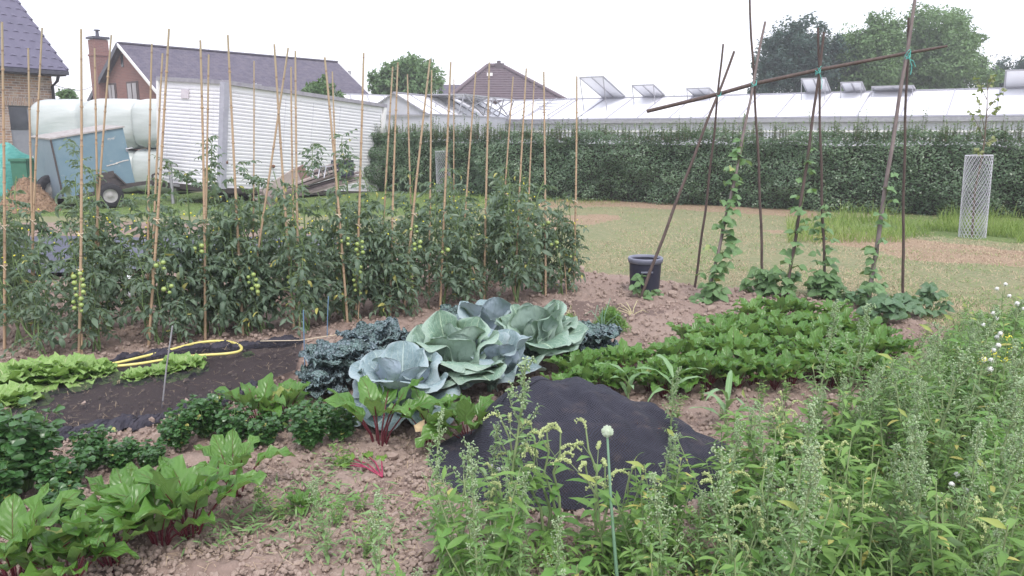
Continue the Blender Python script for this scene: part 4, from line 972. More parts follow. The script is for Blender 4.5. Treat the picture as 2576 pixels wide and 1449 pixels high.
# ------------------------------------------------------------------ wrapped bales
def bales():
    D = 21.2
    def bale(u0, u1, vt, vb, lab, dy=0, squash=1.0):
        a = at(u0, vt, D); b_ = at(u1, vt, D); zt = a[2]; zb = max(0, at(u0, vb, D)[2]); r = (zt - zb) / 2; xc = (a[0] + b_[0]) / 2; hw = (b_[0] - a[0]) / 2
        mb = MB(); k, m = 22, 40; sx = np.linspace(-1, 1, k); th = np.linspace(0, 2 * PI, m)
        rr = r * (1 - np.abs(sx) ** 5 * .2)
        rr[0] = r * .6; rr[-1] = r * .6
        rr = rr[:, None] * (1 + .012 * np.sin(th * 9 + sx[:, None] * 3) + .018 * (vnoise(sx[:, None] * 2 + xc * 5 + 50, np.sin(th)[None] * 2 + 9, 2) - .5))
        xx = xc + hw * .995 * np.clip(sx * 1.03, -1, 1)
        sq = 1 + .1 * np.cos(2 * th)**2
        se = (np.abs(np.cos(th)) ** 3.2 + np.abs(np.sin(th)) ** 3.2) ** (-1 / 3.2); V = np.stack([np.broadcast_to(xx[:, None], (k, m)), D + dy + rr * (np.cos(th) * se)[None] * 1.0, (zt + zb) / 2 + rr * (np.sin(th) * se)[None]], -1)
        mb.grid(V); c = np.array((xc, D + dy, zb)); 
        e0, e1 = V[0], V[-1]
        mb.add(np.concatenate([e0, e0.mean(0)[None]]), T=[(i, i + 1, m) for i in range(m - 1)]); mb.add(np.concatenate([e1, e1.mean(0)[None]]), T=[(i + 1, i, m) for i in range(m - 1)])
        tag(obj('wrapped_bale', mb, M['bale'], origin=c), lab, 'bale', 'silage bales in pale green wrap')
    bale(98, 222, 250, 378, 'pale green wrapped bale, upper left one beside the brick house')
    bale(220, 356, 248, 376, 'pale green wrapped bale, upper middle one above the blue trailer', .12)
    bale(352, 480, 250, 374, 'pale green wrapped bale, upper one half hidden by the white trailer', -.1)
    bale(98, 222, 376, 492, 'lower wrapped bale hidden behind the blue trailer at left')
    bale(220, 356, 376, 492, 'lower wrapped bale directly behind the blue trailer', .1)
    bale(350, 480, 372, 490, 'lower wrapped bale between the blue and the white trailer', -.05)
bales()

# ------------------------------------------------------------------ blue trailer
def blue_trailer():
    Dn = 16.6; Df = 18.2
    # side face corners (B front-bottom, A..): side faces camera
    sTL, sTR, sBR, sBL = at(127, 351, 16.6), at(309, 321, 17.4), at(340, 461, 17.4), at(160, 500, 16.6)
    off = at(78, 346, 17.7) - sTL
    loc = (sBL + sBR) / 2; loc[2] = 0
    t = thing('box_trailer', 'small weathered blue box trailer with pale top tipped on its wheels', 'trailer', loc)
    bk = np.array((off[0] - .1, off[1] * 1.35, 0.03)); fL = np.array((off[0], off[1], off[2]))
    fTL = sTL + fL; fBL = at(98, 496, 17.7); far_T = sTR + fL; far_B = sBR + (fBL - sBL)
    mb = MB(); mb.hexa([sBL, sBR, far_B, fBL], [sTL, sTR, far_T, fTL]); body = obj('box_body', mb, M['blue'], t)
    nf = nrm(np.cross(sBL - fBL, fTL - fBL)); mb = MB(); i_ = lambda a, b, f: a + (b - a) * f
    o = nf * .012; mb.slab(i_(fBL, sBL, .04) + o, i_(fBL, sBL, .97) + o, i_(fTL, sTL, .97) + o, i_(fTL, sTL, .04) + o, .01); obj('end_panel', mb, M['bluegrey'], t)
    mb = MB(); up = nrm(sTL - sBL); z = np.array((0, 0, .03)); e = .03
    rx = nrm(sTR - sTL); ry = nrm(fL)
    mb.hexa([sTL - rx * e - ry * e, sTR + rx * e - ry * e, far_T + rx * e + ry * e, fTL - rx * e + ry * e], [q + z for q in (sTL - rx * e - ry * e, sTR + rx * e - ry * e, far_T + rx * e + ry * e, fTL - rx * e + ry * e)]); 
    # raised crown of lid
    obj('lid', mb, M['weathered_top'], t)
    ns = nrm(np.cross(sBR - sBL, sTL - sBL))
    mb = MB(); mb.beam(sBL + ns * .015, sTL + ns * .015, .035, .03, up=ns); mb.beam(sBL + ns * .015, sBR + ns * .015, .03, .03, up=ns); obj('corner_trim', mb, M['steel_dark'], t)
    P = lambda s_, h: (sBL * (1 - s_) + sBR * s_) * (1 - h) + (sTL * (1 - s_) + sTR * s_) * h
    mb = MB(); q = P(.97, .62) + ns * .03; mb.tube([q, q + rx * .14], .018, 6); mb.tube([q + rx * .02 + up * .03, q + rx * .02 - up * .06], .014, 5); obj('latch', mb, M['galv'], t)
    mb = MB()
    for k in range(7): a_ = P(.66 + .045 * k, .40 + .005 * k + random.uniform(-.005, .005)) + ns * .006; mb.beam(a_, a_ + rx * random.uniform(.05, .1), .02, .008, up=ns)
    obj('scraped_paint', mb, plain('scrape', (.6, .58, .56), (.45, .4, .38)), t)
    # wheel arch and wheels
    for s_, nm in ((.62, 0),):
        mb = MB(); a0, a1, a2, a3 = P(.42, .0) + ns * .02, P(.5, .24) + ns * .02, P(.74, .24) + ns * .02, P(.86, .02) + ns * .02
        mb.add([a0, a1, a2, a3], [(3, 2, 1, 0)], smooth=False); mb.beam(a0, a1, .03, .14, up=ns); mb.beam(a1, a2, .14, .03, up=ns); mb.beam(a2, a3, .03, .14, up=ns); obj('mudguard', mb, M['steel_dark'], t)
    ex = np.array((rx[0], rx[1], 0)); ex = nrm(ex); ey = np.array((-ex[1], ex[0], 0))
    def wheel(q, r, lab='wheel', ax=None):
        a = np.linspace(0, 2 * PI, 25); e_ = ex if ax is None else ax; f_ = np.array((-e_[1], e_[0], 0))
        mb = MB(); V = np.array([[q + e_ * rr * math.cos(x) + np.array((0, 0, rr * math.sin(x))) - f_ * w_ for rr, w_ in ((r * .55, -.07), (r * .9, -.08), (r, -.04), (r, .04), (r * .9, .08), (r * .55, .07))] for x in a]); mb.grid(V); wh = obj('wheel', mb, M['rubber'], t)
        mb = MB(); V = np.array([[q + e_ * rr * math.cos(x) + np.array((0, 0, rr * math.sin(x))) - f_ * w_ for rr, w_ in ((r * .56, .05), (r * .35, .03), (r * .15, .07), (.001, .07))] for x in a]); mb.grid(V); obj('rim', mb, M['rim'], wh)
    q = P(.62, 0) + ns * .12; q[2] = .27; wheel(q, .27)
    q = at(117, 462, 16.9); q[2] = .36; wheel(q + (0, .15, .02), .34, ax=nrm(np.array((.45, .9, 0))))
    mb = MB(); a = P(.85, .0); b_ = at(385, 458, 17.6); mb.beam(a, b_, .07, .08); mb.beam(a + (0, .6, 0), b_, .07, .08); mb.beam(P(.2, -.02), P(.95, -.02), .08, .08); obj('drawbar', mb, M['steel_dark'], t)
    mb = MB(); mb.tube([b_ - (.02, 0, .28), b_ + (0, 0, .16)], .025, 6); mb.tube([b_ + (0, 0, .16), b_ + (.12, 0, .2), b_ + (.2, 0, .12)], .02, 6); mb.sphere(b_ + (.1, 0, -.03), .06); obj('coupling', mb, M['steel_dark'], t)
blue_trailer()

# ------------------------------------------------------------------ tarp, green crate, chips, litter
def left_clutter():
    c = at(10, 440, 19.5); c[2] = 0
    mb = MB(); k, m = 40, 40; a = np.linspace(-1, 1, k)[:, None]; b_ = np.linspace(-1, 1, m)[None]
    h = 1.32 * np.clip(1 - np.abs(a) ** 5, 0, 1) * np.clip(1 - np.abs(b_) ** 5, 0, 1) * (.9 + .2 * vnoise(a * 2 + 4, b_ * 2 + 7, 2)) + .05 * np.sin(a * 16 + b_ * 5) * .5
    V = np.stack([c[0] - .35 + a * 1.1 + b_ * 0, c[1] + b_ * 1.0 + a * 0, h + a * -.05], -1); mb.grid(V, smooth=False)
    tag(obj('tarpaulin', mb, M['tarp'], origin=c), 'crumpled teal tarpaulin heaped against the house at left edge', 'tarp')
    q = at(66, 470, 18.6); q[2] = 0; zt = at(66, 402, 18.6)[2]
    t = thing('plastic_crate', 'dark green crate standing by the teal tarpaulin', 'crate', q)
    mb = MB(); mb.box(q + (0, 0, zt / 2), (.36, .4, zt)); obj('crate_body', mb, M['greenbox'], t); mb = MB(); mb.box(q + (0, 0, zt), (.42, .46, .06)); obj('crate_rim', mb, M['greenbox'], t)
    q = at(62, 500, 16.3); q[2] = 0
    mb = MB(); a = np.linspace(-1, 1, 50)[:, None]; b_ = np.linspace(-1, 1, 50)[None]; r = np.sqrt(a ** 2 + b_ ** 2)
    h = .75 * np.clip(1 - r, 0, 1) ** .8 + (r < 1) * .1 * (fbm(a + 4, b_ + 4, 9, 3, 3) - .4); V = np.stack([q[0] + a * .6 + b_ * 0 + .05, q[1] + b_ * .6 + a * 0, h - .01], -1); mb.grid(V, smooth=False)
    n = 500; aa = RNG.uniform(0, 2 * PI, n); rr = RNG.uniform(0, 1, n) ** .5 * .95; PP = np.stack([q[0] + .05 + np.cos(aa) * rr * .6, q[1] + np.sin(aa) * rr * .6, .75 * (1 - rr) ** .8 + .02], 1)
    mb.leaves(PP, RNG.normal(0, 1, (n, 3)), RNG.normal(0, .6, (n, 3)) + (0, 0, 1), .06, .02, [(0, .6), (1, .6)], m=2)
    tag(obj('wood_chip_pile', mb, M['chips'], origin=q), 'orange-brown heap of wood chips by the blue trailer', 'wood chips')
    q = G(236, 516); mb = MB(); mb.sphere(q + (0, 0, .07), .13, sc=(1.4, .8, .6)); tag(obj('white_sack', mb, M['white_plastic'], origin=q), 'small white sack lying on the grass under the blue trailer', 'sack')
    # plank pile leaning at the white trailer
    base = at(760, 505, 16.8); base[2] = 0
    t = thing('timber_pile', 'heap of old planks and boards leaning before the white trailer', 'timber pile', base)
    for i in range(17):
        a = at(655 + random.uniform(-10, 30), 515 - i * 2.2, 15.9 + random.uniform(-.3, .3)); b_ = at(888 + random.uniform(-30, 25), 452 - i * 3.2 + random.uniform(-4, 4), 17.5 + random.uniform(-.3, .3)); a[2] = max(a[2], .04)
        mb = MB(); mb.beam(a, b_, random.uniform(.1, .16), random.uniform(.03, .05)); obj('plank', mb, M['plank'] if i % 3 else M['plank_pale'], t)
    mb = MB(); a, b_ = at(668, 498, 15.7), at(752, 445, 16.4); mb.beam(a, b_, .04, .42, up=(0, 0, 1)); obj('board', mb, M['plank_pale'], t)
    mb = MB(); a, b_ = at(700, 470, 16.2), at(770, 430, 16.6); mb.beam(a, b_, .04, .3); obj('board', mb, plain('board_brown', (.24, .16, .14)), t)
    mb = MB()
    for x in (785, 800, 815): a = at(x, 448, 16.2); mb.tube([a, at(x + 5, 420, 16.3), at(x + 20, 418, 16.5), at(x + 27, 440, 16.6)], .016, 5)
    mb.tube([at(690, 478, 15.6), at(712, 490, 15.6), at(722, 515, 15.6)], .02, 5)
    obj('steel_frame', mb, M['galv'], t)
    q = at(862, 425, 17.2); mb = MB(); mb.box(q + (0, 0, .02), (.42, .35, .34)); cr = tag(obj('dark_crate', mb, [M['bucket']], origin=q), 'dark box resting on top of the old planks', 'box')
    # pallet stack behind
    q = at(985, 445, 22.5); q[2] = 0; t = thing('pallet_stack', 'low stack of weathered pallets between trailer and hedge', 'pallets', q)
    zt = at(985, 408, 22.5)[2]
    for z in (.1, .3, .5, .7):
        mb = MB()
        for k in range(5): mb.box(q + (0, -.4 + k * .2, z + .07), (1.1, .1, .02))
        for k in (-.5, 0, .5): mb.box(q + (k, 0, z), (.1, .9, .09))
        obj('pallet', mb, M['plank'], t)
left_clutter()

# black plastic mulch strip behind the tomatoes
def mulch():
    A, B, C_, D_ = G(-80, 610), G(950, 606), G(960, 655), G(-80, 720)
    mb = MB(); k, m = 14, 90; a = np.linspace(0, 1, k)[:, None, None]; b_ = np.linspace(0, 1, m)[None, :, None]
    V = (D_ * (1 - a) + A * a) * (1 - b_) + (C_ * (1 - a) + B * a) * b_
    V[..., 2] = .05 + .07 * fbm(V[..., 0], V[..., 1], 2.2, 4, 8); mb.grid(V)
    c = V.reshape(-1, 3).mean(0); tag(obj('mulch_film', mb, M['mulch_film'], origin=(c[0], c[1], 0)), 'dark blue-black plastic film laid on the soil behind the tomatoes', 'plastic film')
    for (u, v, s, lab) in ((318, 700, .07, 'lower white scrap'), (322, 738, .06, 'white scrap lowest of the pair'), (240, 705, .04, 'small pale scrap'), (440, 650, .05, 'bluish white scrap')):
        q = G(u, v + 14); mb = MB(); mb.sphere(q + (0, 0, .05), s, 8, 6, sc=(1.4, 1, .7))
        tag(obj('plastic_scrap', mb, M['white_plastic'], origin=q), {318: 'white plastic scrap seen through the tomatoes beside a dark gap', 322: 'white plastic scrap on soil under the tomato leaves at left', 240: 'tiny white plastic scrap between the leftmost tomato plants', 440: 'bluish white plastic scrap behind the tomatoes on dark film'}[u], 'scrap')
mulch()

# ------------------------------------------------------------------ bucket
def bucket():
    b = G(1621, 734); D = b[1]; s = D / F
    R = 43 * s; H = 86 * s * 1.02
    t = thing('plastic_bucket', 'black plastic tub with pale rim standing on the soil edge', 'bucket', b)
    mb = MB(); mb.lathe([(0.001, 0), (R * .84, 0), (R * .86, .02), (R * .94, H * .86), (R * .95, H)], b, 40); mb.lathe([(R * .9, H), (R * .89, H * .8), (R * .8, .03), (.001, .03)], b, 40); obj('tub', mb, M['bucket'], t)
    mb = MB(); mb.lathe([(R * .93, H * .87), (R * 1.0, H * .88), (R * 1.04, H * .97), (R * 1.04, H), (R * 1.0, H + .012), (R * .9, H + .008), (R * .89, H * .96)], b, 40); obj('rim', mb, M['bucket_rim'], t)
    mb = MB(); mb.box(b + (-R * .05, -R * .97, H * .66), (.12, .012, .015)); obj('grip', mb, M['bucket_rim'], t)
bucket()

# ------------------------------------------------------------------ bamboo canes
# top u,v ; lower u,v ; base v or depth ; description
CANES = [
 (5, 55, 10, 690, 'b', 880, 'front', 'at the far left edge of the photo'),
 (71, 121, 85, 648, 'd', 0, 'back', 'before the tiled roof, crossing low at left'),
 (106, 70, 84, 648, 'd', 0, 'back', 'leaning right over the tiled roof corner'),
 (204, 73, 200, 690, 'b', 896, 'front', 'upright between the two brick houses'),
 (238, 121, 247, 547, 'd', 0, 'back', 'in front of the brick chimney'),
 (280, 88, 242, 634, 'd', 0, 'back', 'slanting across chimney and brick gable'),
 (382, 110, 375, 607, 'd', 0, 'back', 'before the bales left of the white trailer'),
 (409, 134, 393, 504, 'd', 0, 'back', 'short one at the white trailer left edge'),
 (425, 72, 383, 724, 'b', 872, 'front', 'tall one leaning right by the white trailer edge'),
 (504, 101, 512, 600, 'b', 854, 'front', 'before the trailer left of its corner post'),
 (525, 137, 517, 566, 'd', 0, 'back', 'crossing its taller neighbour near the corner post'),
 (573, 88, 601, 640, 'b', 842, 'front', 'leaning left just right of the corner post'),
 (639, 153, 636, 478, 'd', 0, 'back', 'thin greyish one before the slate roof middle'),
 (690, 111, 730, 683, 'b', 830, 'front', 'leaning left in the crossed pair at mid trailer'),
 (725, 120, 673, 469, 'd', 0, 'back', 'leaning right in the crossed pair at mid trailer'),
 (732, 168, 739, 457, 'd', 0, 'back', 'shorter one of two close uprights at mid trailer'),
 (743, 128, 750, 539, 'd', 0, 'back', 'taller one of two close uprights at mid trailer'),
 (817, 144, 855, 590, 'b', 818, 'front', 'leaning left before the roof shrub'),
 (836, 180, 845, 500, 'd', 0, 'back', 'short one meeting its neighbour beside the shrub'),
 (915, 133, 900, 620, 'b', 808, 'front', 'standing alone before the trailer right end'),
 (988, 168, 968, 520, 'd', 0, 'back', 'left of the close pair by the glass gable'),
 (1001, 157, 990, 527, 'd', 0, 'back', 'right of the close pair by the glass gable'),
 (1025, 186, 1037, 539, 'd', 0, 'back', 'slightly left-leaning before the small greenhouse'),
 (1082, 148, 1028, 666, 'b', 794, 'front', 'strongly right-leaning before the loose light tree'),
 (1086, 176, 1082, 520, 'd', 0, 'back', 'upright beside the strongly leaning one'),
 (1134, 156, 1113, 640, 'b', 780, 'front', 'crossing the grey mesh guard'),
 (1142, 199, 1143, 480, 'd', 0, 'back', 'short thin one right of the mesh guard'),
 (1197, 180, 1175, 508, 'd', 0, 'back', 'left of the pyramid-roofed house'),
 (1231, 157, 1221, 600, 'b', 762, 'front', 'tall one before the pyramid roof'),
 (1291, 193, 1271, 500, 'd', 0, 'back', 'before the pyramid roof right slope'),
 (1324, 172, 1306, 523, 'd', 0, 'back', 'leaning right before the hedge middle'),
 (1344, 203, 1333, 488, 'd', 0, 'back', 'shortest one near the pyramid roof corner'),
 (1368, 180, 1371, 560, 'b', 748, 'front', 'second from the right end of the row'),
 (1451, 192, 1445, 566, 'b', 738, 'front', 'at the right end of the row'),
]
cane_bases = []
for i, (u0, v0, u1, v1, md, bv, row, desc) in enumerate(CANES):
    if md == 'b': D = G(u1, bv)[1]
    else: D = .60 * F / (VH - v0) * 1.0
    if row == 'back': D = max(D, 6.3)
    a = at(u0, v0, D); b_ = at(u1, v1, D); dr = nrm(b_ - a); base = b_ + dr * (b_[2] + .06) / -dr[2]
    Ln = np.linalg.norm(a - base); n = 12; fs = np.linspace(0, 1, n); bend = random.uniform(-.02, .02)
    r0 = .0108 if row == 'front' else .0096
    if 'thin' in desc: r0 *= .75
    pts = []; rr = []
    for f in fs:
        pts.append(base + (a - base) * f + np.array((bend * math.sin(PI * f) * .6, 0, 0))); rr.append(r0 * (1.08 - .35 * f))
    mb = MB(); mb.tube(pts, rr, 8)
    # nodes
    for k in range(1, int(Ln / .27)):
        f = k * .27 / Ln; q = base + (a - base) * f + np.array((bend * math.sin(PI * f) * .6, 0, 0)); q2 = q + nrm(a - base) * .008
        mb.tube([q - nrm(a - base) * .006, q, q2], [r0 * .95, r0 * 1.22, r0 * .95], 8, cap=False)
    o = obj('bamboo_cane', mb, M['bamboo'], origin=(base[0], base[1], 0)); tag(o, 'bamboo cane ' + desc, 'cane', 'bamboo canes staking the tomatoes')
    if row == 'front' or i % 2:
        for zt in (random.uniform(.55, .7), random.uniform(.85, 1.0)):
            f = (zt + .06) / (a[2] + .06); q = base + (a - base) * f; mb = MB(); th = np.linspace(0, 2 * PI, 12); rt = r0 * 1.7
            mb.tube(np.stack([q[0] + rt * np.cos(th) * 1.3, q[1] + rt * np.sin(th), q[2] + .004 * np.sin(th * 2)], 1), .0035, 4, cap=False); mb.tube([q + (0, -rt, 0), q + (.02, -rt * 1.5, -.015), q + (.03, -rt * 1.4, -.03)], .003, 4)
            tw = obj('twine_tie', mb, M['twine_pale']); tw.parent = o; 
            tw.location = (-base[0], -base[1], 0)
    cane_bases.append((base, row, desc, a))

# ------------------------------------------------------------------ tomato plants
LEAFLET = [(0, .08), (.15, .6), (.38, 1), (.65, .75), (.85, .4), (1, .03)]
def tomato_proto(h, seed, dens=1.0):
    rg = np.random.default_rng(seed); random.seed(seed)
    t = thing('tomato_plant', 'tomato plant', 'tomato plant', (0, 0, 0))
    st = MB(); lf = MB()
    for k in range(4):
        a = rg.uniform(0, 6.28); lean = rg.uniform(.05, .22); hh = h * rg.uniform(.72, 1.08); f = np.linspace(0, 1, 9)
        if k == 3: hh = h * 1.22; lean = .15
        P = np.stack([np.cos(a) * lean * f + .03 * np.sin(f * 9 + k), np.sin(a) * lean * f + .03 * np.cos(f * 8 + k), hh * f], 1)
        st.tube(P, np.linspace(.008, .003, 9), 5)
        nn = int(hh / .056 * dens)
        for i in range(nn):
            fz = .2 + .8 * (i + rg.uniform(0, .6)) / nn
            if fz > 1 : continue
            if k == 3 and fz > .85 and rg.uniform() < .4: continue
            b_ = np.array([np.interp(fz, f, P[:, j]) for j in range(3)])
            aa = rg.uniform(0, 6.28); ln = rg.uniform(.14, .26) * (1.0 - .45 * max(0, fz - .65) / .35)
            el = rg.uniform(-.1, .8) * (1 if fz < .8 else 1.5); d0 = np.array((math.cos(aa) * math.cos(el), math.sin(aa) * math.cos(el), math.sin(el)))
            s_ = np.linspace(0, 1, 6); dro = rg.uniform(.25, .7); R_ = b_ + d0 * ln * s_[:, None]; R_[:, 2] -= dro * ln * s_ ** 2 * 1.1
            st.tube(R_, np.linspace(.0035, .0015, 6), 3, cap=False)
            side = nrm(np.cross(d0, (0, 0, 1)));
            PP = []; DD = []; LL = []
            for q, sg in ((.35, 1), (.38, -1), (.55, 1), (.58, -1), (.75, 1), (.78, -1), (.92, 1), (.94, -1), (1, 0)):
                pos = np.array([np.interp(q, s_, R_[:, j]) for j in range(3)]); dd = (side * sg * .95 + d0 * .55 + (0, 0, rg.uniform(-.55, .15))) if sg else (d0 + (0, 0, -.6))
                PP.append(pos); DD.append(dd); LL.append(rg.uniform(.045, .095) * (1.25 if sg == 0 else 1 - .3 * abs(q - .6)) * (.8 if fz > .85 else 1))
            m_ = len(PP); up = np.tile((0, 0, 1.0), (m_, 1)) + rg.normal(0, .5, (m_, 3))
            lf.leaves(np.array(PP), np.array(DD), up, np.array(LL), np.array(LL) * .38, LEAFLET, m=3, droop=rg.uniform(.4, 2.4, m_), cup=rg.uniform(-.2, 1.3, m_), lobes=.12, lf=3.2)
    obj('stems', st, M['stem_green'], t); obj('foliage', lf, M['tomato_leaf'], t)
    # little yellow flowers
    for q in rg.normal(0, 1, (6, 3)) * (.12, .12, .12) + (0, 0, h * .85): fl = MB(); fl.blobs(q, .008); obj('flower', fl, M['yellow_flower'], t)
    return t
tom = [tomato_proto(.98, 101), tomato_proto(1.05, 102), tomato_proto(.9, 103), tomato_proto(1.0, 104), tomato_proto(.86, 105)]
def truss(pl, q, n, rng_):
    mb = MB(); st = MB(); q = np.asarray(q, float); L = n * .021
    st.tube([q + (0, 0, .03), q + (.01, 0, -L * .4), q + (.012, 0, -L)], .003, 5)
    for i in range(n):
        sg = -1 if i % 2 else 1; r = rng_.uniform(.0155, .0225) * (1 - .25 * i / n); p_ = q + np.array((sg * (.021 + rng_.uniform(0, .01)), rng_.uniform(-.014, .014), -i * .0225))
        mb.sphere(p_, r, 12, 9, sc=(1, 1, .93)); st.tube([q + (0, 0, -i * .02 + .02), p_ + (0, 0, r * .8)], .002, 4)
    for m_, nm, mt in ((mb, 'tomato_truss', M['tomato_fruit']), (st, 'truss_stalk', M['stem_green'])):
        o = obj(nm, m_, mt)
        o.parent = pl if nm == 'tomato_truss' else last
        if nm == 'tomato_truss': o.matrix_parent_inverse = pl_inv(pl); last = o
def pl_inv(pl):
    Mx = Matrix.LocRotScale(pl.location, pl.rotation_euler, pl.scale); return Mx.inverted()
TR = {3: [(196, 688, 8), (193, 752, 5)], 0: [], 8: [(420, 720, 3), (402, 660, 3)], 9: [(500, 618, 4)], 11: [(632, 690, 5), (640, 720, 3)], 13: [(733, 690, 7), (740, 620, 3), (640, 740, 2)], 17: [(868, 600, 3)], 19: [(898, 672, 11), (905, 608, 6)], 23: [(1027, 672, 9), (1050, 608, 4), (1040, 570, 3)], 25: [(1120, 628, 2)], 28: [(1178, 600, 2)], 32: [(1395, 610, 3), (1372, 560, 2)], 33: [(1442, 640, 2)]}
ti = 0; plants = []
rgt = np.random.default_rng(5)
for i, (b_, row, desc, tp_) in enumerate(cane_bases):
    if i in (1, 7, 15, 18, 24): continue
    s_ = (1.0 if row == 'front' else 1.08) * rgt.uniform(.93, 1.07)
    off = rgt.uniform(-.06, .06, 2)
    loc = (b_[0] + off[0], b_[1] + (.13 if row == 'front' else 0) + off[1], -.01)
    if i >= 32: s_ *= .92
    pl = put(tom, ti, loc, rgt.uniform(0, 6.28), s_, 'tomato plant tied to the cane ' + desc, 'tomato plants in the double row'); ti += 1
    plants.append((i, pl))
# extra plants filling the row where canes stand wide
for k, (u, v, sc_, lab) in enumerate(((110, 895, .92, 'tomato plant near the left edge, between the two first front canes'), (280, 760, 1.0, 'tomato plant behind the gap where white plastic scraps show'), (560, 845, .85, 'tomato plant in the front row right above the hose loop'), (455, 860, .75, 'low tomato plant behind the steel stake near the hose'), (660, 835, .95, 'dense tomato plant right of the hose loop'), (820, 812, .9, 'tomato plant right behind the blue garden rods'), (960, 800, .85, 'tomato plant between the two longest green fruit clusters'), (1300, 752, .95, 'tomato plant in the thick right part of the row'), (1170, 772, .9, 'tomato plant next to the short slanting stick'), (600, 760, 1.1, 'tall tomato plant in the back row before the trailer corner post'), (790, 745, 1.12, 'tall tomato plant in the back row before the timber heap'), (1130, 715, 1.0, 'back row tomato plant below the grey mesh guard'), (1240, 705, 1.0, 'back row tomato plant right of the mesh guard'), (700, 730, 1.1, 'back row tomato plant behind the crossed canes'), (870, 735, 1.12, 'back row tomato plant with shoots reaching the dark box'), (30, 800, 1.0, 'back row tomato plant hugging the left photo edge'), (1410, 742, .85, 'tomato plant between the two last canes at right'))):
    q = G(u, v); put(tom, ti, (q[0], q[1], -.01), rgt.uniform(0, 6.28), sc_, lab, 'tomato plants in the double row'); ti += 1
for i, pl in plants:
    for (u, v, n) in TR.get(i, []):
        D = pl.location[1] - .24; q = at(u, v, D); truss(pl, q, n, rgt)
# tall shoots standing above the foliage before the trailers
def shoot(u0, v0, u1, v1, D, lab):
    a = at(u0, v0, D); b_ = at(u1, v1, D); g = a.copy(); g[2] = 0
    t = thing('tomato_shoot', lab, 'tomato plant', g); st = MB(); lf = MB(); n = 8; f = np.linspace(0, 1, n)
    P = a + (b_ - a) * f[:, None] + np.stack([.03 * np.sin(f * 5), 0 * f, .02 * np.sin(f * 7)], 1); st.tube(np.vstack([[g], P]), np.linspace(.007, .002, n + 1), 5)
    for i in range(1, n):
        for k in range(3):
            aa = rgt.uniform(0, 6.28); d0 = nrm(np.array((math.cos(aa), math.sin(aa), rgt.uniform(-.1, .9)))); ln = rgt.uniform(.06, .13); R_ = P[i] + d0 * ln * np.linspace(0, 1, 4)[:, None]; R_[:, 2] -= .03 * np.linspace(0, 1, 4) ** 2; st.tube(R_, .0018, 3, cap=False)
            side = nrm(np.cross(d0, (0, 0, 1))); PP = np.array([R_[1], R_[1], R_[2], R_[2], R_[3]]); DD = np.array([side + d0 * .4, -side + d0 * .4, side + d0 * .5, -side + d0 * .5, d0]) + (0, 0, -.3)
            lf.leaves(PP, DD, np.tile((0, 0, 1.0), (5, 1)) + rgt.normal(0, .4, (5, 3)), rgt.uniform(.03, .055, 5), .022, LEAFLET, m=3, droop=1.2, cup=.4)
    obj('stem', st, M['stem_green'], t); obj('foliage', lf, M['tomato_leaf'], t)
shoot(240, 480, 190, 365, 6.3, 'thin tomato shoot with pale flowers before the blue trailer')
shoot(510, 450, 545, 350, 6.4, 'upright tomato shoot before the white trailer corner post')
shoot(470, 470, 425, 410, 6.4, 'drooping tomato shoot before the white trailer left end')
shoot(760, 450, 800, 365, 6.6, 'tomato shoot standing out before the trailer above the planks')
shoot(850, 440, 870, 345, 6.6, 'tallest tomato shoot before the trailer and dark box')
shoot(650, 480, 620, 415, 6.4, 'bushy tomato shoot before the middle of the white trailer')

# thin rods and sticks in the soil
def stick(u0, v0, u1, v1, r, mat, name, lab, cat='stake'):
    b_ = G(u1, v1); D = b_[1]; a = at(u0, v0, D); mb = MB(); mb.tube([b_ - (0, 0, .05), (a + b_) / 2, a], r, 6); return tag(obj(name, mb, mat, origin=b_), lab, cat)
stick(763, 780, 767, 945, .004, M['blue_rod'], 'garden_rod', 'blue rod beside the left savoy cabbage', 'rod')
stick(826, 745, 822, 850, .004, M['blue_rod'], 'garden_rod', 'blue rod standing behind the savoy near the tomatoes', 'rod')
stick(1188, 670, 1222, 772, .006, M['bamboo'], 'short_stick', 'short slanting stick at the foot of the tomato row', 'stick')
stick(906, 730, 899, 815, .005, M['bamboo'], 'short_stick', 'short pale stick under the longest tomato cluster', 'stick')
stick(1420, 660, 1426, 745, .005, M['bamboo'], 'short_stick', 'short stick by the rightmost tomato plants', 'stick')
stick(206, 840, 206, 898, .006, M['bamboo'], 'short_stick', 'short stick at the foot of the leftmost tomatoes', 'stick')
stick(434, 820, 404, 1025, .005, M['steel_rod'], 'steel_stake', 'thin grey stake leaning before the yellow hose', 'stake')
mb = MB(); a, b_ = G(655, 858, .06), G(850, 842, .1); mb.tube([a, (a + b_) / 2 - (0, 0, .02), b_], .004, 5); tag(obj('garden_line', mb, M['twine_pale'], origin=a), 'pale string stretched over the soil left of the savoys', 'string')

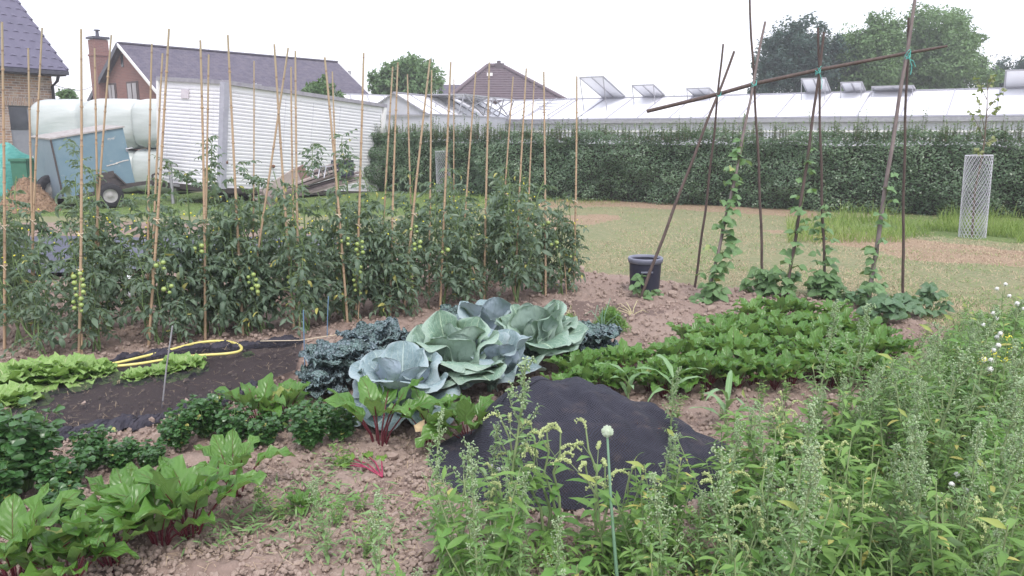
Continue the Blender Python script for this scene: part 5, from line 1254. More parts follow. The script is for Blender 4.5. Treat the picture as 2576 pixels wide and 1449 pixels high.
# ------------------------------------------------------------------ bean poles
POLES = [ # base u,v ; tie u,v ; tie depth ; top v ; mat ; radius; label
 (1747, 725, 1806, 237, 7.80, 113, 'pole_wood', .011, 'thin dark bean pole right of the tub, upright one of the first pair'),
 (1611, 751, 1806, 237, 7.74, 131, 'pole_wood', .014, 'dark bean pole slanting in front of the black tub'),
 (1919, 742, 1897, 209, 7.72, -20, 'pole_wood', .012, 'bean pole reaching the top edge, with a bushy bean at its foot'),
 (1776, 762, 1895, 209, 7.66, 57, 'pole_grey', .014, 'slanting bean pole carrying the tallest leafy bean vine'),
 (2077, 748, 2061, 200, 7.62, 70, 'pole_wood', .012, 'upright dark bean pole at the second blue-green knot'),
 (1976, 752, 2058, 200, 7.56, 82, 'pole_wood', .014, 'slanting bean pole tied at the second blue-green knot'),
 (2183, 775, 2280, 140, 7.36, -20, 'pole_grey', .017, 'thick silver-grey bean pole slanting to the top edge'),
 (2272, 745, 2283, 140, 7.42, 47, 'pole_wood', .012, 'straight dark bean pole nearest the right end of the crossbar'),
]
poles3 = []
for (ub, vb, ut, vt_, dt, top, mt, r, lab) in POLES:
    b_ = G(ub, vb); ti_ = at(ut, vt_, dt); d_ = ti_ - b_
    # extend until it projects to the top row
    k = 1.0
    for kk in np.linspace(1, 2.2, 240):
        q = b_ + d_ * kk; rel = q - C0; z = rel @ _f; v = CV - F * (rel @ _u) / z
        if v <= top: k = kk; break
    else: k = 1.3
    fs = np.linspace(-.03, k, 16); amp = random.uniform(-.02, .02)
    pts = [b_ + d_ * f + np.array((amp * math.sin(f * PI) + .004 * math.sin(f * 17 + ub), 0, 0)) for f in fs]
    mb = MB(); mb.tube(pts, np.linspace(r * 1.25, r * .85, 16), 8)
    tag(obj('bean_pole', mb, M[mt], origin=b_), lab, 'pole', 'poles of the bean frame'); poles3.append((b_, d_, amp, r))
bar = [at(1628, 280, 8.1), at(1806, 237, 7.76), at(1896, 211, 7.68), at(2058, 176, 7.58), at(2281, 134, 7.38), at(2383, 116, 7.3)]
mb = MB(); mb.tube([q - (0, .0, 0) for q in bar], [.02, .0195, .019, .018, .016, .011], 8); tag(obj('crossbar_pole', mb, M['pole_wood'], origin=bar[2]), 'long brown crossbar tied over the tops of the bean poles', 'pole')
for (u, v, D, big, lab) in ((1808, 237, 7.75, 0, 'small blue-green tie where the first pole pair meets the crossbar'), (1897, 210, 7.66, 0, 'tiny blue-green tie at the second pole pair'), (2058, 178, 7.56, 1, 'blue-green knotted string with a long tail at the third pole pair'), (2283, 140, 7.36, 2, 'blue-green string knot with loose ends at the silver-grey pole')):
    q = at(u, v, D); mb = MB()
    for k in range(2 + big): th = np.linspace(0, 2 * PI, 14); mb.tube(np.stack([q[0] + .022 * np.cos(th), q[1] + .03 * np.sin(th), q[2] + (.02 + .01 * k) * np.sin(th + k)], 1), .003, 4, cap=False)
    if big: mb.tube([q + (0, -.03, 0), q + (-.02, -.035, .03), q + (.01, -.035, -.04), q + (.035, -.03, -.1), q + (.03, -.03, -.17)], .003, 4)
    if big == 2: mb.tube([q + (0, -.03, -.03), q + (.04, -.035, -.05), q + (.07, -.03, -.1)], .003, 4)
    tag(obj('string_tie', mb, M['twine_teal'], origin=q), lab, 'string', 'blue-green string ties')

def bean_leaf_set(mb, pos, s, rg, mat=0):
    aa = rg.uniform(0, 6.28); n = 3
    D = np.array([[math.cos(aa + k), math.sin(aa + k), rg.uniform(-.5, .1)] for k in (-1.3, 0, 1.3)])
    mb.leaves(np.tile(pos, (3, 1)), D, np.tile((0, 0, 1.0), (3, 1)) + rg.normal(0, .35, (3, 3)) + (0, -.6, 0), s * rg.uniform(.8, 1.1, 3), s * rg.uniform(.65, .85, 3), [(0, .15), (.12, .75), (.32, 1), (.6, .72), (.85, .3), (1, .02)], m=5, droop=rg.uniform(.3, 1.1, 3), cup=rg.uniform(-.3, .4, 3), mat=mat)
def vine(pi, hmax, dens, lab, base_bush=0):
    b_, d_, amp, r = poles3[pi]; rg = np.random.default_rng(pi + 60)
    t = thing('bean_vine', lab, 'bean plant', b_, 'climbing beans on the poles'); st = MB(); lf = MB()
    kmax = hmax / d_[2]; f = np.linspace(0, kmax, 60); th = f * 26
    P = np.array([b_ + d_ * q + np.array((amp * math.sin(q * PI) + (r + .006) * math.cos(h_), (r + .006) * math.sin(h_), 0)) for q, h_ in zip(f, th)])
    st.tube(P, np.linspace(.005, .002, 60), 4)
    N_ = int(hmax * dens)
    for i in range(N_):
        q = (i + rg.uniform(0, 1)) / N_; q = q ** 1.6; p_ = np.array([np.interp(q * kmax, f, P[:, j]) for j in range(3)])
        a = rg.uniform(0, 6.28); ln = rg.uniform(.04, .12) * (1.15 - .5 * q); e = p_ + np.array((math.cos(a) * ln, math.sin(a) * ln * .8 - .02, rg.uniform(-.01, .05)))
        st.tube([p_, (p_ + e) / 2 + (0, 0, .01), e], .0018, 3, cap=False); bean_leaf_set(lf, e, rg.uniform(.09, .14) * (1.1 - .45 * q), rg)
    for i in range(base_bush):
        a = rg.uniform(0, 6.28); rr = rg.uniform(.03, .17); e = b_ + np.array((math.cos(a) * rr, math.sin(a) * rr, rg.uniform(.05, .26))); st.tube([b_, e], .002, 3, cap=False); bean_leaf_set(lf, e, rg.uniform(.08, .12), rg)
    if hmax > .9:  # wandering tendril
        e = P[-1]; st.tube([e, e + (.02, 0, .12), e + (-.01, 0, .22)], .0015, 3)
    obj('vine_stem', st, M['stem_green'], t); obj('foliage', lf, M['bean_leaf'], t)
vine(3, 1.62, 34, 'tall leafy bean vine twining up the second slanting pole')
vine(5, 1.45, 18, 'sparser bean vine on the slanting pole at the second knot', 10)
vine(4, .95, 30, 'bushy bean vine low on the upright dark pole', 44)
vine(6, 1.3, 17, 'bean vine with scattered leaves on the silver-grey pole', 12)
vine(2, .3, 30, 'short bushy bean plant at the foot of the tallest thin pole', 44)
vine(1, .1, 20, 'small bean seedling at the foot of the slanting pole by the tub', 5)
def bush(u, v, w_, h, n, lab, s=.1, mat='bush_leaf', name='bush_bean'):
    b_ = G(u, v); rg = np.random.default_rng(int(u)); t = thing(name, lab, 'bean plant', b_); st = MB(); lf = MB()
    for i in range(n):
        a = rg.uniform(0, 6.28); q = rg.uniform(0, 1) ** .6; e = b_ + np.array((math.cos(a) * q * w_, math.sin(a) * q * w_ * .6, h * (1 - .55 * q ** 2) * rg.uniform(.55, 1.1)))
        st.tube([b_ + (0, 0, -.01), (b_ + e) / 2 + (0, 0, .05), e], .0028, 4, cap=False); bean_leaf_set(lf, e, s * rg.uniform(.75, 1.1), rg)
    obj('stems', st, M['stem_green'], t); obj('foliage', lf, M[mat], t)
bush(2225, 815, .2, .24, 24, 'broad-leaved low bean bush below the silver-grey pole', .12)
bush(2275, 800, .18, .25, 22, 'low bean bush beside the straight dark pole', .11)
bush(2335, 795, .17, .28, 24, 'rightmost low bean bush beyond the poles', .1)
bush(1640, 748, .12, .07, 8, 'tiny flattened bean seedling right of the tub', .07, 'bean_leaf')
bush(1608, 738, .04, .1, 4, 'spindly bean seedling in front of the tub', .04, 'bean_leaf')
bush(2140, 780, .12, .22, 12, 'small bean bush between the second and third pole pair', .1)

# ------------------------------------------------------------------ beetroot
BEETP = [(0, .1), (.06, .42), (.16, .8), (.3, .98), (.45, 1), (.6, .88), (.75, .7), (.88, .42), (1, .04)]
def beet_proto(nl, h, L, seed, mat='beet_leaf', spread=.55, W=.5):
    rg = np.random.default_rng(seed); t = thing('beetroot_plant', 'beetroot plant', 'beetroot plant'); st = MB(); lf = MB()
    for i in range(nl):
        a = i * 2.4 + rg.uniform(-.3, .3); q = (i + .5) / nl; tilt = spread * (.25 + .95 * q) * rg.uniform(.8, 1.2); ph = h * rg.uniform(.75, 1.15)
        d0 = np.array((math.cos(a) * math.sin(tilt), math.sin(a) * math.sin(tilt), math.cos(tilt))); b_ = np.array((math.cos(a), math.sin(a), 0)) * .012
        hz = np.array((math.cos(a), math.sin(a), 0)); m_ = b_ + d0 * ph * .5; e = b_ + d0 * ph + hz * ph * .1
        st.tube([b_ - (0, 0, .02), m_, e], [.0055, .0036, .0028], 6); st.tube([e, e + nrm(d0 + hz * .4) * L * .35], [.0035, .002], 4)
        D = nrm(d0 + hz * (.05 + .45 * q * rg.uniform(.2, 1.4))); N = nrm(np.array((-hz[0] * D[2], -hz[1] * D[2], math.hypot(D[0], D[1]))) + rg.normal(0, .15, 3))
        ll = L * rg.uniform(.8, 1.15)
        lf.leaves(e, D, N, ll, ll * W * rg.uniform(.9, 1.15), BEETP, m=7, droop=rg.uniform(.35, 1.6), cup=rg.uniform(.1, .5), ruf=.2, rf=rg.uniform(2, 3.4), bumpy=.0035, lobes=.07, lf=4)
    lf.leaves if 0 else None
    obj('stalks', st, M['beet_stalk'], t); obj('foliage', lf, M[mat], t); return t
beets = [beet_proto(12, .13, .2, 201), beet_proto(15, .11, .18, 202), beet_proto(10, .15, .17, 203), beet_proto(13, .1, .19, 204)]
single = beet_proto(8, .14, .16, 210, spread=.42, W=.48)
bk = 0
rb = np.random.default_rng(77)
LBEETS = [(40, 1472, 1.15, 'beetroot in the bottom left corner of the bed'), (180, 1475, .95, 'beetroot second from the bottom left corner'), (285, 1425, 1.05, 'beetroot whose dark red stalks show at the bottom left'), (405, 1372, 1.2, 'large glossy beetroot left of the lone stalky one'), (482, 1352, 1.2, 'large glossy beetroot at the right end of the front row'), (330, 1330, .95, 'beetroot tucked behind the large glossy ones'),
  (650, 1075, 1.05, 'beetroot behind the celery near the netted strip'), (720, 1050, .9, 'beetroot left of the left savoy cabbage'), (1180, 1118, 1.0, 'beetroot partly behind the black net mound'), (760, 1290, .4, 'tiny beetroot seedling among clippings on the soil')]
for (u, v, s_, lab) in LBEETS:
    q = G(u, v); put(beets, bk, (q[0], q[1], 0), rb.uniform(0, 6.28), s_, lab, 'beetroots along the front'); bk += 1
q = G(592, 1250); place(single, (q[0], q[1], 0), .8, 1.12); single['label'] = 'lone beetroot with upright dark red stalks on bare soil'; single['group'] = 'beetroots along the front'
q = G(955, 1125); dup(single, (q[0], q[1], 0), 2.1, 1.45, 'tall beetroot with dark red stalks before the blue cabbage')
q = G(1088, 1120); dup(single, (q[0], q[1], 0), 3.9, 1.15, 'spreading beetroot with a withered leaf right of the tall one')
# withered leaf
q = G(1055, 1120); mb = MB(); mb.leaves(q + (-.02, -.05, .13), (.8, -.3, -.2), (0, -.5, 1), .09, .07, BEETP, m=5, droop=1.4, cup=.8, ruf=.3); tag(obj('withered_leaf', mb, plain('withered', (.6, .45, .28), (.7, .58, .4)), origin=q), 'crumpled beige withered leaf hanging on the spreading beetroot', 'leaf')
# right bed
rows = [((1395, 1005), (1740, 985), 10), ((1430, 965), (1650, 925), 7), ((1690, 975), (2210, 965), 13), ((1680, 925), (2230, 920), 14), ((1720, 885), (2190, 880), 12), ((1790, 850), (2100, 845), 9), ((1900, 820), (2080, 815), 5)]
ords = ['first', 'second', 'third', 'fourth', 'fifth', 'sixth', 'seventh', 'eighth', 'ninth', 'tenth', 'eleventh', 'twelfth', 'thirteenth', 'fourteenth']
rown = ['short front row by the black net', 'short row behind the black net', 'front edge of the right-hand bed', 'second line of the right-hand bed', 'third line of the right-hand bed', 'fourth line of the right-hand bed', 'rearmost line of the right-hand bed']
for ri, ((u0, v0), (u1, v1), n) in enumerate(rows):
    for i in range(n):
        f = i / (n - 1); q = G(u0 + (u1 - u0) * f + rb.uniform(-14, 14), v0 + (v1 - v0) * f + rb.uniform(-8, 8))
        put(beets, bk, (q[0], q[1], 0), rb.uniform(0, 6.28), rb.uniform(.78, 1.0) * (.85 if ri < 2 else 1), 'beetroot, %s from the left in the %s' % (ords[i], rown[ri]), 'beetroots in the right-hand bed'); bk += 1
# pulled beetroot lying with pink stalks
q = G(935, 1185); t = thing('pulled_beetroot', 'uprooted wilting beetroot with bright pink stalks lying on soil', 'beetroot plant', q); st = MB(); lf = MB()
for e_ in ((862, 1160), (890, 1155), (930, 1150), (960, 1160), (880, 1170)):
    e = G(*e_, .03); b_ = G(962, 1200, .015); st.tube([b_, (b_ + e) / 2 + (0, 0, .02), e], [.005, .004, .003], 5); lf.leaves(e, nrm(e - b_) + (0, 0, .1), (0, -.3, 1), .12, .055, BEETP, m=5, droop=.8, ruf=.15)
obj('stalks', st, M['beet_cut'], t); obj('foliage', lf, M['beet_young'], t)

# ------------------------------------------------------------------ cabbages
CABP = [(0, .16), (.06, .3), (.15, .6), (.28, .88), (.42, 1), (.56, 1.02), (.7, .95), (.82, .8), (.91, .6), (.97, .36), (1, .12)]
def cabbage(u, v, R, specs, mat, lab, seed, savoy=False, inner=10, name='cabbage'):
    """specs: azimuth(deg, 0=right, 90=away), tilt from vertical(deg), length, width"""
    rg = np.random.default_rng(seed); b_ = G(u, v); t = thing(name, lab, 'cabbage', b_); 
    mats = M[mat]
    st = MB(); st.tube([b_ - (0, 0, .02), b_ + (0, 0, .08)], [.025, .03], 10); st.sphere(b_ + (0, 0, .14 * R / .36), .09 * R / .36, 16, 10, rnd=.8); obj('heart', st, M['cab_leaf'] if not savoy else mats, t)
    for i, (az, tl, L, W) in enumerate(specs):
        a = math.radians(az); tl = math.radians(tl); h = np.array((math.cos(a), math.sin(a), 0)); d0 = h * math.sin(tl) + np.array((0, 0, math.cos(tl)))
        N = -h * math.cos(tl) + np.array((0, 0, math.sin(tl))) + rg.normal(0, .08, 3)
        pb = b_ + h * .03 + (0, 0, (.05 if savoy else .3 * R * rg.uniform(.6, 1.2)))
        mb = MB(); kk = CABP if not savoy else [(x, np.interp(x, [c[0] for c in CABP], [c[1] for c in CABP])) for x in np.linspace(0, 1, 20)]
        mm = 19 if not savoy else 19
        mb.leaves(pb, d0, N, L, W, kk if savoy else [(x, np.interp(x, [c[0] for c in CABP], [c[1] for c in CABP])) for x in np.linspace(0, 1, 26)], m=mm, droop=(rg.uniform(-.3, .9) if not savoy else rg.uniform(.4, 1.2)), cup=(.3 if not savoy else .1) + rg.uniform(-.1, .2), ruf=rg.uniform(.05, .11) if not savoy else .1, rf=rg.uniform(1.2, 2.4) if not savoy else 3.5, bumpy=.0022 if not savoy else .0085, lobes=.06, lf=rg.uniform(2, 4), roll=rg.uniform(.1, .5) if not savoy else 0, rnd=rg.uniform(0, 1))
        obj('leaf', mb, mats, t)
    return t
def ringspec(rg, n, tl, L, W, a0=0, j=12): return [(a0 + 360 * i / n + rg.uniform(-j, j), tl + rg.uniform(-7, 7), L * rg.uniform(.9, 1.1), W * rg.uniform(.9, 1.1)) for i in range(n)]
rc = np.random.default_rng(3)
cabbage(1150, 1000, .46, ringspec(rc, 6, 70, .34, .38, 262, 25) + ringspec(rc, 7, 48, .38, .38, 285, 25) + ringspec(rc, 6, 26, .38, .35, 300, 30) + ringspec(rc, 4, 8, .33, .28, 280, 30), 'cab_leaf', 'largest pale green cabbage in the centre with broad veined leaves', 31)
cabbage(1345, 925, .46, ringspec(rc, 6, 70, .34, .38, 250, 25) + ringspec(rc, 7, 46, .37, .37, 280, 25) + ringspec(rc, 6, 24, .38, .34, 300, 30) + ringspec(rc, 4, 8, .34, .27, 300, 30), 'cab_leaf', 'pale green cabbage at the right of the cabbage patch', 32)
cabbage(1010, 1055, .36, ringspec(rc, 6, 74, .33, .34, 250, 20) + ringspec(rc, 7, 48, .34, .33, 280, 20) + ringspec(rc, 5, 22, .33, .29, 300), 'cab_blue', 'bluish cabbage in front of the others with silvery leaf edges', 33)
cabbage(1235, 985, .34, ringspec(rc, 6, 60, .32, .34, 250, 20) + ringspec(rc, 6, 28, .33, .31, 300), 'cab_blue', 'greyish cabbage between the two largest pale green ones', 35)
cabbage(1225, 890, .34, ringspec(rc, 7, 50, .32, .3, 20) + ringspec(rc, 5, 20, .35, .29, 20), 'cab_blue', 'blue-grey cabbage half hidden behind the two largest ones', 34)
for (u, v, s_, lab, sd_) in ((860, 970, .92, 'crinkled blue-green savoy at the left end of the patch', 41), (940, 915, .92, 'crinkled savoy between the left savoy and the large pale cabbage', 42), (1480, 895, .8, 'dark crinkled savoy at the right end of the patch', 43), (1150, 850, .72, 'crinkled savoy tips rising behind the large pale cabbage', 44), (1400, 870, .6, 'small crinkled savoy behind the right pale cabbage', 45), (805, 1005, .5, 'low outer savoy at the front left of the patch', 46)):
    cabbage(u, v, .3, ringspec(rc, 7, 58, .3 * s_, .26 * s_, 270) + ringspec(rc, 7, 32, .34 * s_, .27 * s_, 290, 20) + ringspec(rc, 6, 12, .3 * s_, .22 * s_, 300, 20), 'savoy', lab, sd_, True, name='savoy_cabbage')

# ------------------------------------------------------------------ celery
def celery_proto(h, n, seed, spread=.5):
    rg = np.random.default_rng(seed); t = thing('celery_plant', 'celery', 'celery plant'); st = MB(); lf = MB()
    for i in range(n):
        a = rg.uniform(0, 6.28); tl = spread * rg.uniform(.1, 1.2); d0 = np.array((math.cos(a) * math.sin(tl), math.sin(a) * math.sin(tl), math.cos(tl))); L = h * rg.uniform(.65, 1.1)
        e = d0 * L; st.tube([(0, 0, 0), e * .5 + (0, 0, .01), e], [.006, .004, .002], 5)
        for q in np.linspace(.45, 1, 5):
            for sg in (-1, 1):
                p_ = e * q; a2 = a + sg * rg.uniform(.7, 1.9); k = 5; dd = np.array([[math.cos(a2 + x), math.sin(a2 + x), rg.uniform(-.3, .6)] for x in np.linspace(-.9, .9, k)]); o = np.array((math.cos(a2), math.sin(a2), .25)) * rg.uniform(.015, .04)
                lf.leaves(np.tile(p_ + o, (k, 1)), dd, np.tile((0, 0, 1.0), (k, 1)) + rg.normal(0, .45, (k, 3)), rg.uniform(.034, .052, k), .03, [(0, .15), (.3, .7), (.65, 1), (.85, .75), (1, .2)], m=3, droop=.6, cup=.2, lobes=.2, lf=2)
    obj('stalks', st, M['celery_stalk'], t); obj('foliage', lf, M['celery_leaf'], t); return t
cel = [celery_proto(.36, 30, 301, .42), celery_proto(.27, 19, 302, .4), celery_proto(.24, 15, 303, .5)]
for k, (u, v, s_, lab) in enumerate(((70, 1245, 1.12, 'large dark celery plant at the left edge'), (-10, 1300, 1.0, 'celery plant cut off by the left edge'), (150, 1255, .85, 'celery plant right of the large dark one'), (235, 1195, .6, 'small celery before the netted strip'), (310, 1190, .62, 'celery in the middle of the low celery line'), (385, 1180, .58, 'celery beside the small white flower'), (520, 1115, .72, 'celery left of the beetroot by the net'), (590, 1125, .78, 'celery just behind the lone beetroot'), (660, 1130, .72, 'celery between lone beetroot and savoys'), (780, 1140, .68, 'isolated small celery left of the tall beetroot'), (860, 1115, .75, 'celery before the low blue cabbage leaves'), (690, 1095, .65, 'celery half behind its neighbour near the savoys'), (450, 1140, .6, 'smallest celery at the netting corner'), (160, 1330, .7, 'low celery behind the front beetroots'), (800, 1085, .7, 'celery right at the left savoy foot'))):
    q = G(u, v); put(cel, k, (q[0], q[1], -.01), k * 1.3, s_, lab, 'celery plants')

# ------------------------------------------------------------------ lettuces
def lettuce_proto(seed, n=34):
    rg = np.random.default_rng(seed); t = thing('lettuce_head', 'lettuce', 'lettuce'); lf = MB()
    for i in range(n):
        a = i * 2.4; q = i / n; tl = .25 + 1.15 * q; h = np.array((math.cos(a), math.sin(a), 0)); d0 = h * math.sin(tl) + np.array((0, 0, math.cos(tl))); N = -h * math.cos(tl) + np.array((0, 0, math.sin(tl)))
        lf.leaves(h * .02 + (0, 0, .01), d0, N, (.12 + .06 * q) * rg.uniform(.7, 1.25), .13, [(0, .2), (.2, .6), (.45, .9), (.7, 1), (.88, .85), (1, .4)], m=9, droop=.8, cup=.2, ruf=.16, rf=3.2, bumpy=.005)
    obj('leaves', lf, M['lettuce_leaf'], t)
    mb = MB(); mb.sphere((0, 0, .05), .035, 8, 6); obj('heart', mb, M['lettuce_leaf'], t); return t
let = [lettuce_proto(401), lettuce_proto(402)]
for k, (u, v, s_, lab) in enumerate(((20, 985, 1.38, 'lettuce at the left photo edge'), (85, 960, 1.31, 'big pale lettuce right of the red plastic object'), (150, 968, 1.38, 'lettuce in the middle of the row of lettuces'), (205, 955, 1.19, 'lettuce with bolting pale stalk'), (248, 952, .8, 'lettuce under the left end of the hose'), (350, 960, .72, 'small lettuce before the hose'), (405, 952, .72, 'small lettuce touching the thin grey stake'), (460, 935, 1.0, 'rightmost full lettuce beside the dark net'), (15, 1030, 1.12, 'lower lettuce at the left edge above the celery'), (625, 897, .28, 'tiny lettuce seedling on the dark net past the hose loop'))):
    q = G(u, v); put(let, k, (q[0], q[1], 0), k * 1.9, s_, lab, 'loose-leaf lettuces')
q = G(1030, 1262); lo = dup(let[0], (q[0], q[1], -.03), 1.0, (.75, .6, .35), 'flattened pale lettuce leaves discarded on the bare soil', 'loose-leaf lettuces')
# red thing
q = G(35, 942); t = thing('garden_tap_reel', 'small red and black plastic object behind the lettuces', 'garden object', q); mb = MB(); mb.sphere(q + (0, 0, .05), .038, 12, 8, sc=(1, 1, .8)); obj('red_cap', mb, M['red'], t); mb = MB(); mb.tube([q + (.02, -.01, 0), q + (.03, -.02, .035)], .025, 10); obj('black_base', mb, M['rubber'], t)

# hose
pts = [(250, 921), (300, 912), (350, 900), (430, 880), (490, 863), (540, 857), (585, 860), (610, 872), (606, 884), (575, 890), (520, 893), (460, 897), (390, 909), (340, 917), (262, 924)]
P = np.array([G(u, v, .05) for u, v in pts]); tt = np.linspace(0, 1, len(P)); f = np.linspace(0, 1, 90)
S_ = np.stack([np.interp(f, tt, P[:, j]) for j in range(3)], 1); ker = np.array([1, 2, 3, 2, 1]) / 9
for _ in range(3):
    for j in range(3): S_[2:-2, j] = np.convolve(S_[:, j], ker, 'valid')
mb = MB(); mb.tube(S_, .0105, 10); tag(obj('garden_hose', mb, M['hose'], origin=S_[0]), 'thick pale yellow hose lying in a long loop on the soil', 'hose')

# netting over the strip
def strip_net():
    k, m = 26, 90; top = np.array([G(u, v) for u, v in ((-80, 992), (60, 968), (200, 935), (400, 897), (600, 878), (765, 865))]); bot = np.array([G(u, v) for u, v in ((-80, 1100), (60, 1105), (180, 1102), (400, 1062), (560, 1018), (745, 945))])
    s_ = np.linspace(0, 1, 6); f = np.linspace(0, 1, m); T_ = np.stack([np.interp(f, s_, top[:, j]) for j in range(3)], 1); B_ = np.stack([np.interp(f, s_, bot[:, j]) for j in range(3)], 1)
    a = np.linspace(0, 1, k)[:, None, None]; V = B_[None] * (1 - a) + T_[None] * a
    V[..., 2] = .035 + .02 * fbm(V[..., 0], V[..., 1], 5, 3, 4); V[..., 1] += .03 * (fbm(V[..., 0], V[..., 1], 3, 2, 7) - .4)
    mb = MB(); mb.grid(V, uv=V[..., :2]); t = thing('crop_netting', 'dark fine net spread flat over the soil strip at left', 'netting', V[k // 2, m // 2] * (1, 1, 0)); obj('net_sheet', mb, M['net_ground'], t)
    for nm, E, rr, j0, j1 in (('gathered_edge', T_, .045, .45, 1), ('gathered_edge', B_, .045, .2, .92)):
        i0, i1 = int(j0 * m), int(j1 * m) ; E = E[i0:i1]; n = len(E) * 3; ff = np.linspace(0, len(E) - 1, n); PP = np.stack([np.interp(ff, np.arange(len(E)), E[:, j]) for j in range(3)], 1)
        PP[:, 1] += .035 * np.sin(np.arange(n) * .11) + .02 * (vnoise(np.arange(n) * .2, np.zeros(n), 5) - .5); PP[:, 2] = .02
        mb = MB(); rad = rr * (.6 + .9 * vnoise(np.arange(n) * .23, np.ones(n) * 3, 6)) * np.minimum(1, np.minimum(np.arange(n), n - 1 - np.arange(n)) / 12 + .1)
        th = np.linspace(0, PI, 10); G_ = np.stack([PP[:, None] + np.array((0, 1, 0)) * (np.cos(th) * 1.9)[None, :, None] * rad[:, None, None] + np.array((0, 0, 1)) * (np.sin(th) * .75)[None, :, None] * rad[:, None, None]], 0)[0]
        G_ += RNG.normal(0, .004, G_.shape); mb.grid(G_); obj(nm, mb, M['net_edge'], t)
strip_net()

# black net mound
def mound():
    c = G(1460, 1190); k, m = 120, 220; Yc = 3.72
    sil = [(1085, 1225, .10), (1130, 1165, .3), (1190, 1120, .4), (1225, 1060, .47), (1290, 1000, .52), (1340, 974, .55), (1400, 966, .56), (1500, 985, .55), (1580, 1026, .52), (1650, 1052, .5), (1700, 1082, .45), (1770, 1122, .36), (1850, 1150, .14)]
    hx = []; 
    for u, v, wy in sil:
        q = at(u, v, Yc); hx.append((q[0], max(.03, q[2]), wy))
    hx = np.array(hx); X1 = np.linspace(hx[0, 0], hx[-1, 0], m); hh = np.interp(X1, hx[:, 0], hx[:, 1]); wy = np.interp(X1, hx[:, 0], hx[:, 2])
    ker = np.ones(11) / 11
    sm_ = lambda q: np.convolve(np.pad(q, 5, 'edge'), ker, 'valid')
    hh = sm_(hh); wy = sm_(wy)
    a = np.linspace(-1, 1, k)[:, None]
    X_ = X1[None] + 0 * a; Y_ = Yc + a * wy[None] * np.where(a < 0, 1.05, .85) + .05 * (vnoise(X_ * 5 + 40, a * 0 + X_ * 0 + (a > 0), 3) - .5)
    Zm = hh[None] * (1 - np.abs(a) ** 2.0) ** .9
    Zm = Zm + (.13 * (fbm(X_ + 9, Y_, 4, 4, 3) - .45) + .014 * np.sin(X_ * 34 + Y_ * 15 + 6 * fbm(X_ + 3, Y_, 3, 2, 6))) * np.clip(Zm * 8, 0, 1) * np.clip((1 - np.abs(a)) * 5, 0, 1) + .02
    V = np.stack([X_, Y_, Zm], -1)
    mb = MB(); uv = np.stack([X_, Y_ + Zm * .8], -1); mb.grid(V, uv=uv); t = thing('black_net_heap', 'heap of fine black netting mounded on the soil in front of cabbages', 'netting', (c[0], c[1], 0)); obj('net_cloth', mb, M['net'], t)
    mb = MB(); q = at(1600, 1085, 3.56)
    r_ = np.random.default_rng(4)
    for i in range(46):
        p_ = q + r_.normal(0, 1, 3) * (.035, .02, .008); d_ = nrm(r_.normal(0, 1, 3) * (1.6, 1, .35)) * r_.uniform(.03, .08); mb.tube([p_, p_ + d_ * .5 + r_.normal(0, .008, 3), p_ + d_], .0011, 3, cap=False)
    tag(obj('dry_root_tangle', mb, plain('roots', (.25, .11, .07), (.35, .18, .11)), origin=q), 'tangle of reddish dry roots caught on the black net', 'roots')
mound()

# ------------------------------------------------------------------ herb clump, onions
def herb(u, v, w_, h, n, lab):
    b_ = G(u, v); mb = MB(); P = b_ + np.stack([RNG.normal(0, w_ * .45, n), RNG.normal(0, w_ * .35, n), RNG.uniform(0, 1, n) ** .6 * h], 1); P[:, 2] *= np.exp(-((P[:, 0] - b_[0]) / w_) ** 2)
    mb.leaves(P, RNG.normal(0, 1, (n, 3)) + (0, 0, 1.2), RNG.normal(0, 1, (n, 3)), RNG.uniform(.02, .05, n), .007, [(0, .5), (.5, 1), (1, .1)], m=2, droop=.7)
    tag(obj('feathery_herb', mb, M['weed_bright'], origin=b_), lab, 'herb plant')
herb(1535, 838, .13, .2, 2600, 'feathery green herb clump on the soil behind the cabbages'); herb(1432, 830, .09, .12, 700, 'sparse thin weed clump left of the feathery herb')
def onion(u, v, hs, lab, mat='allium_stem'):
    b_ = G(u, v); mb = MB(); rg = np.random.default_rng(int(u * 3))
    for i in range(6):
        a = rg.uniform(0, 6.28); h = hs * rg.uniform(.5, 1.1); x = rg.uniform(.02, .14); mb.tube([b_, b_ + (math.cos(a) * x * .3, math.sin(a) * x * .3, h * .6), b_ + (math.cos(a) * x, math.sin(a) * x, h), b_ + (math.cos(a) * x * 1.6, math.sin(a) * x * 1.6, h * rg.uniform(.3, .9))], [.005, .004, .003, .001], 5)
    tag(obj('onion_plant', mb, M[mat], origin=b_), lab, 'onion plant')
onion(1515, 850, .3, 'wispy onion stalks rising out of the feathery herb'); onion(1440, 820, .2, 'pale onion leaves behind the right savoy', 'onion_dry'); onion(1590, 800, .13, 'small onion sprout right of the feathery herb', 'onion_dry'); onion(1575, 895, .06, 'dry onion leaves lying flat before the beetroot bed', 'onion_dry')

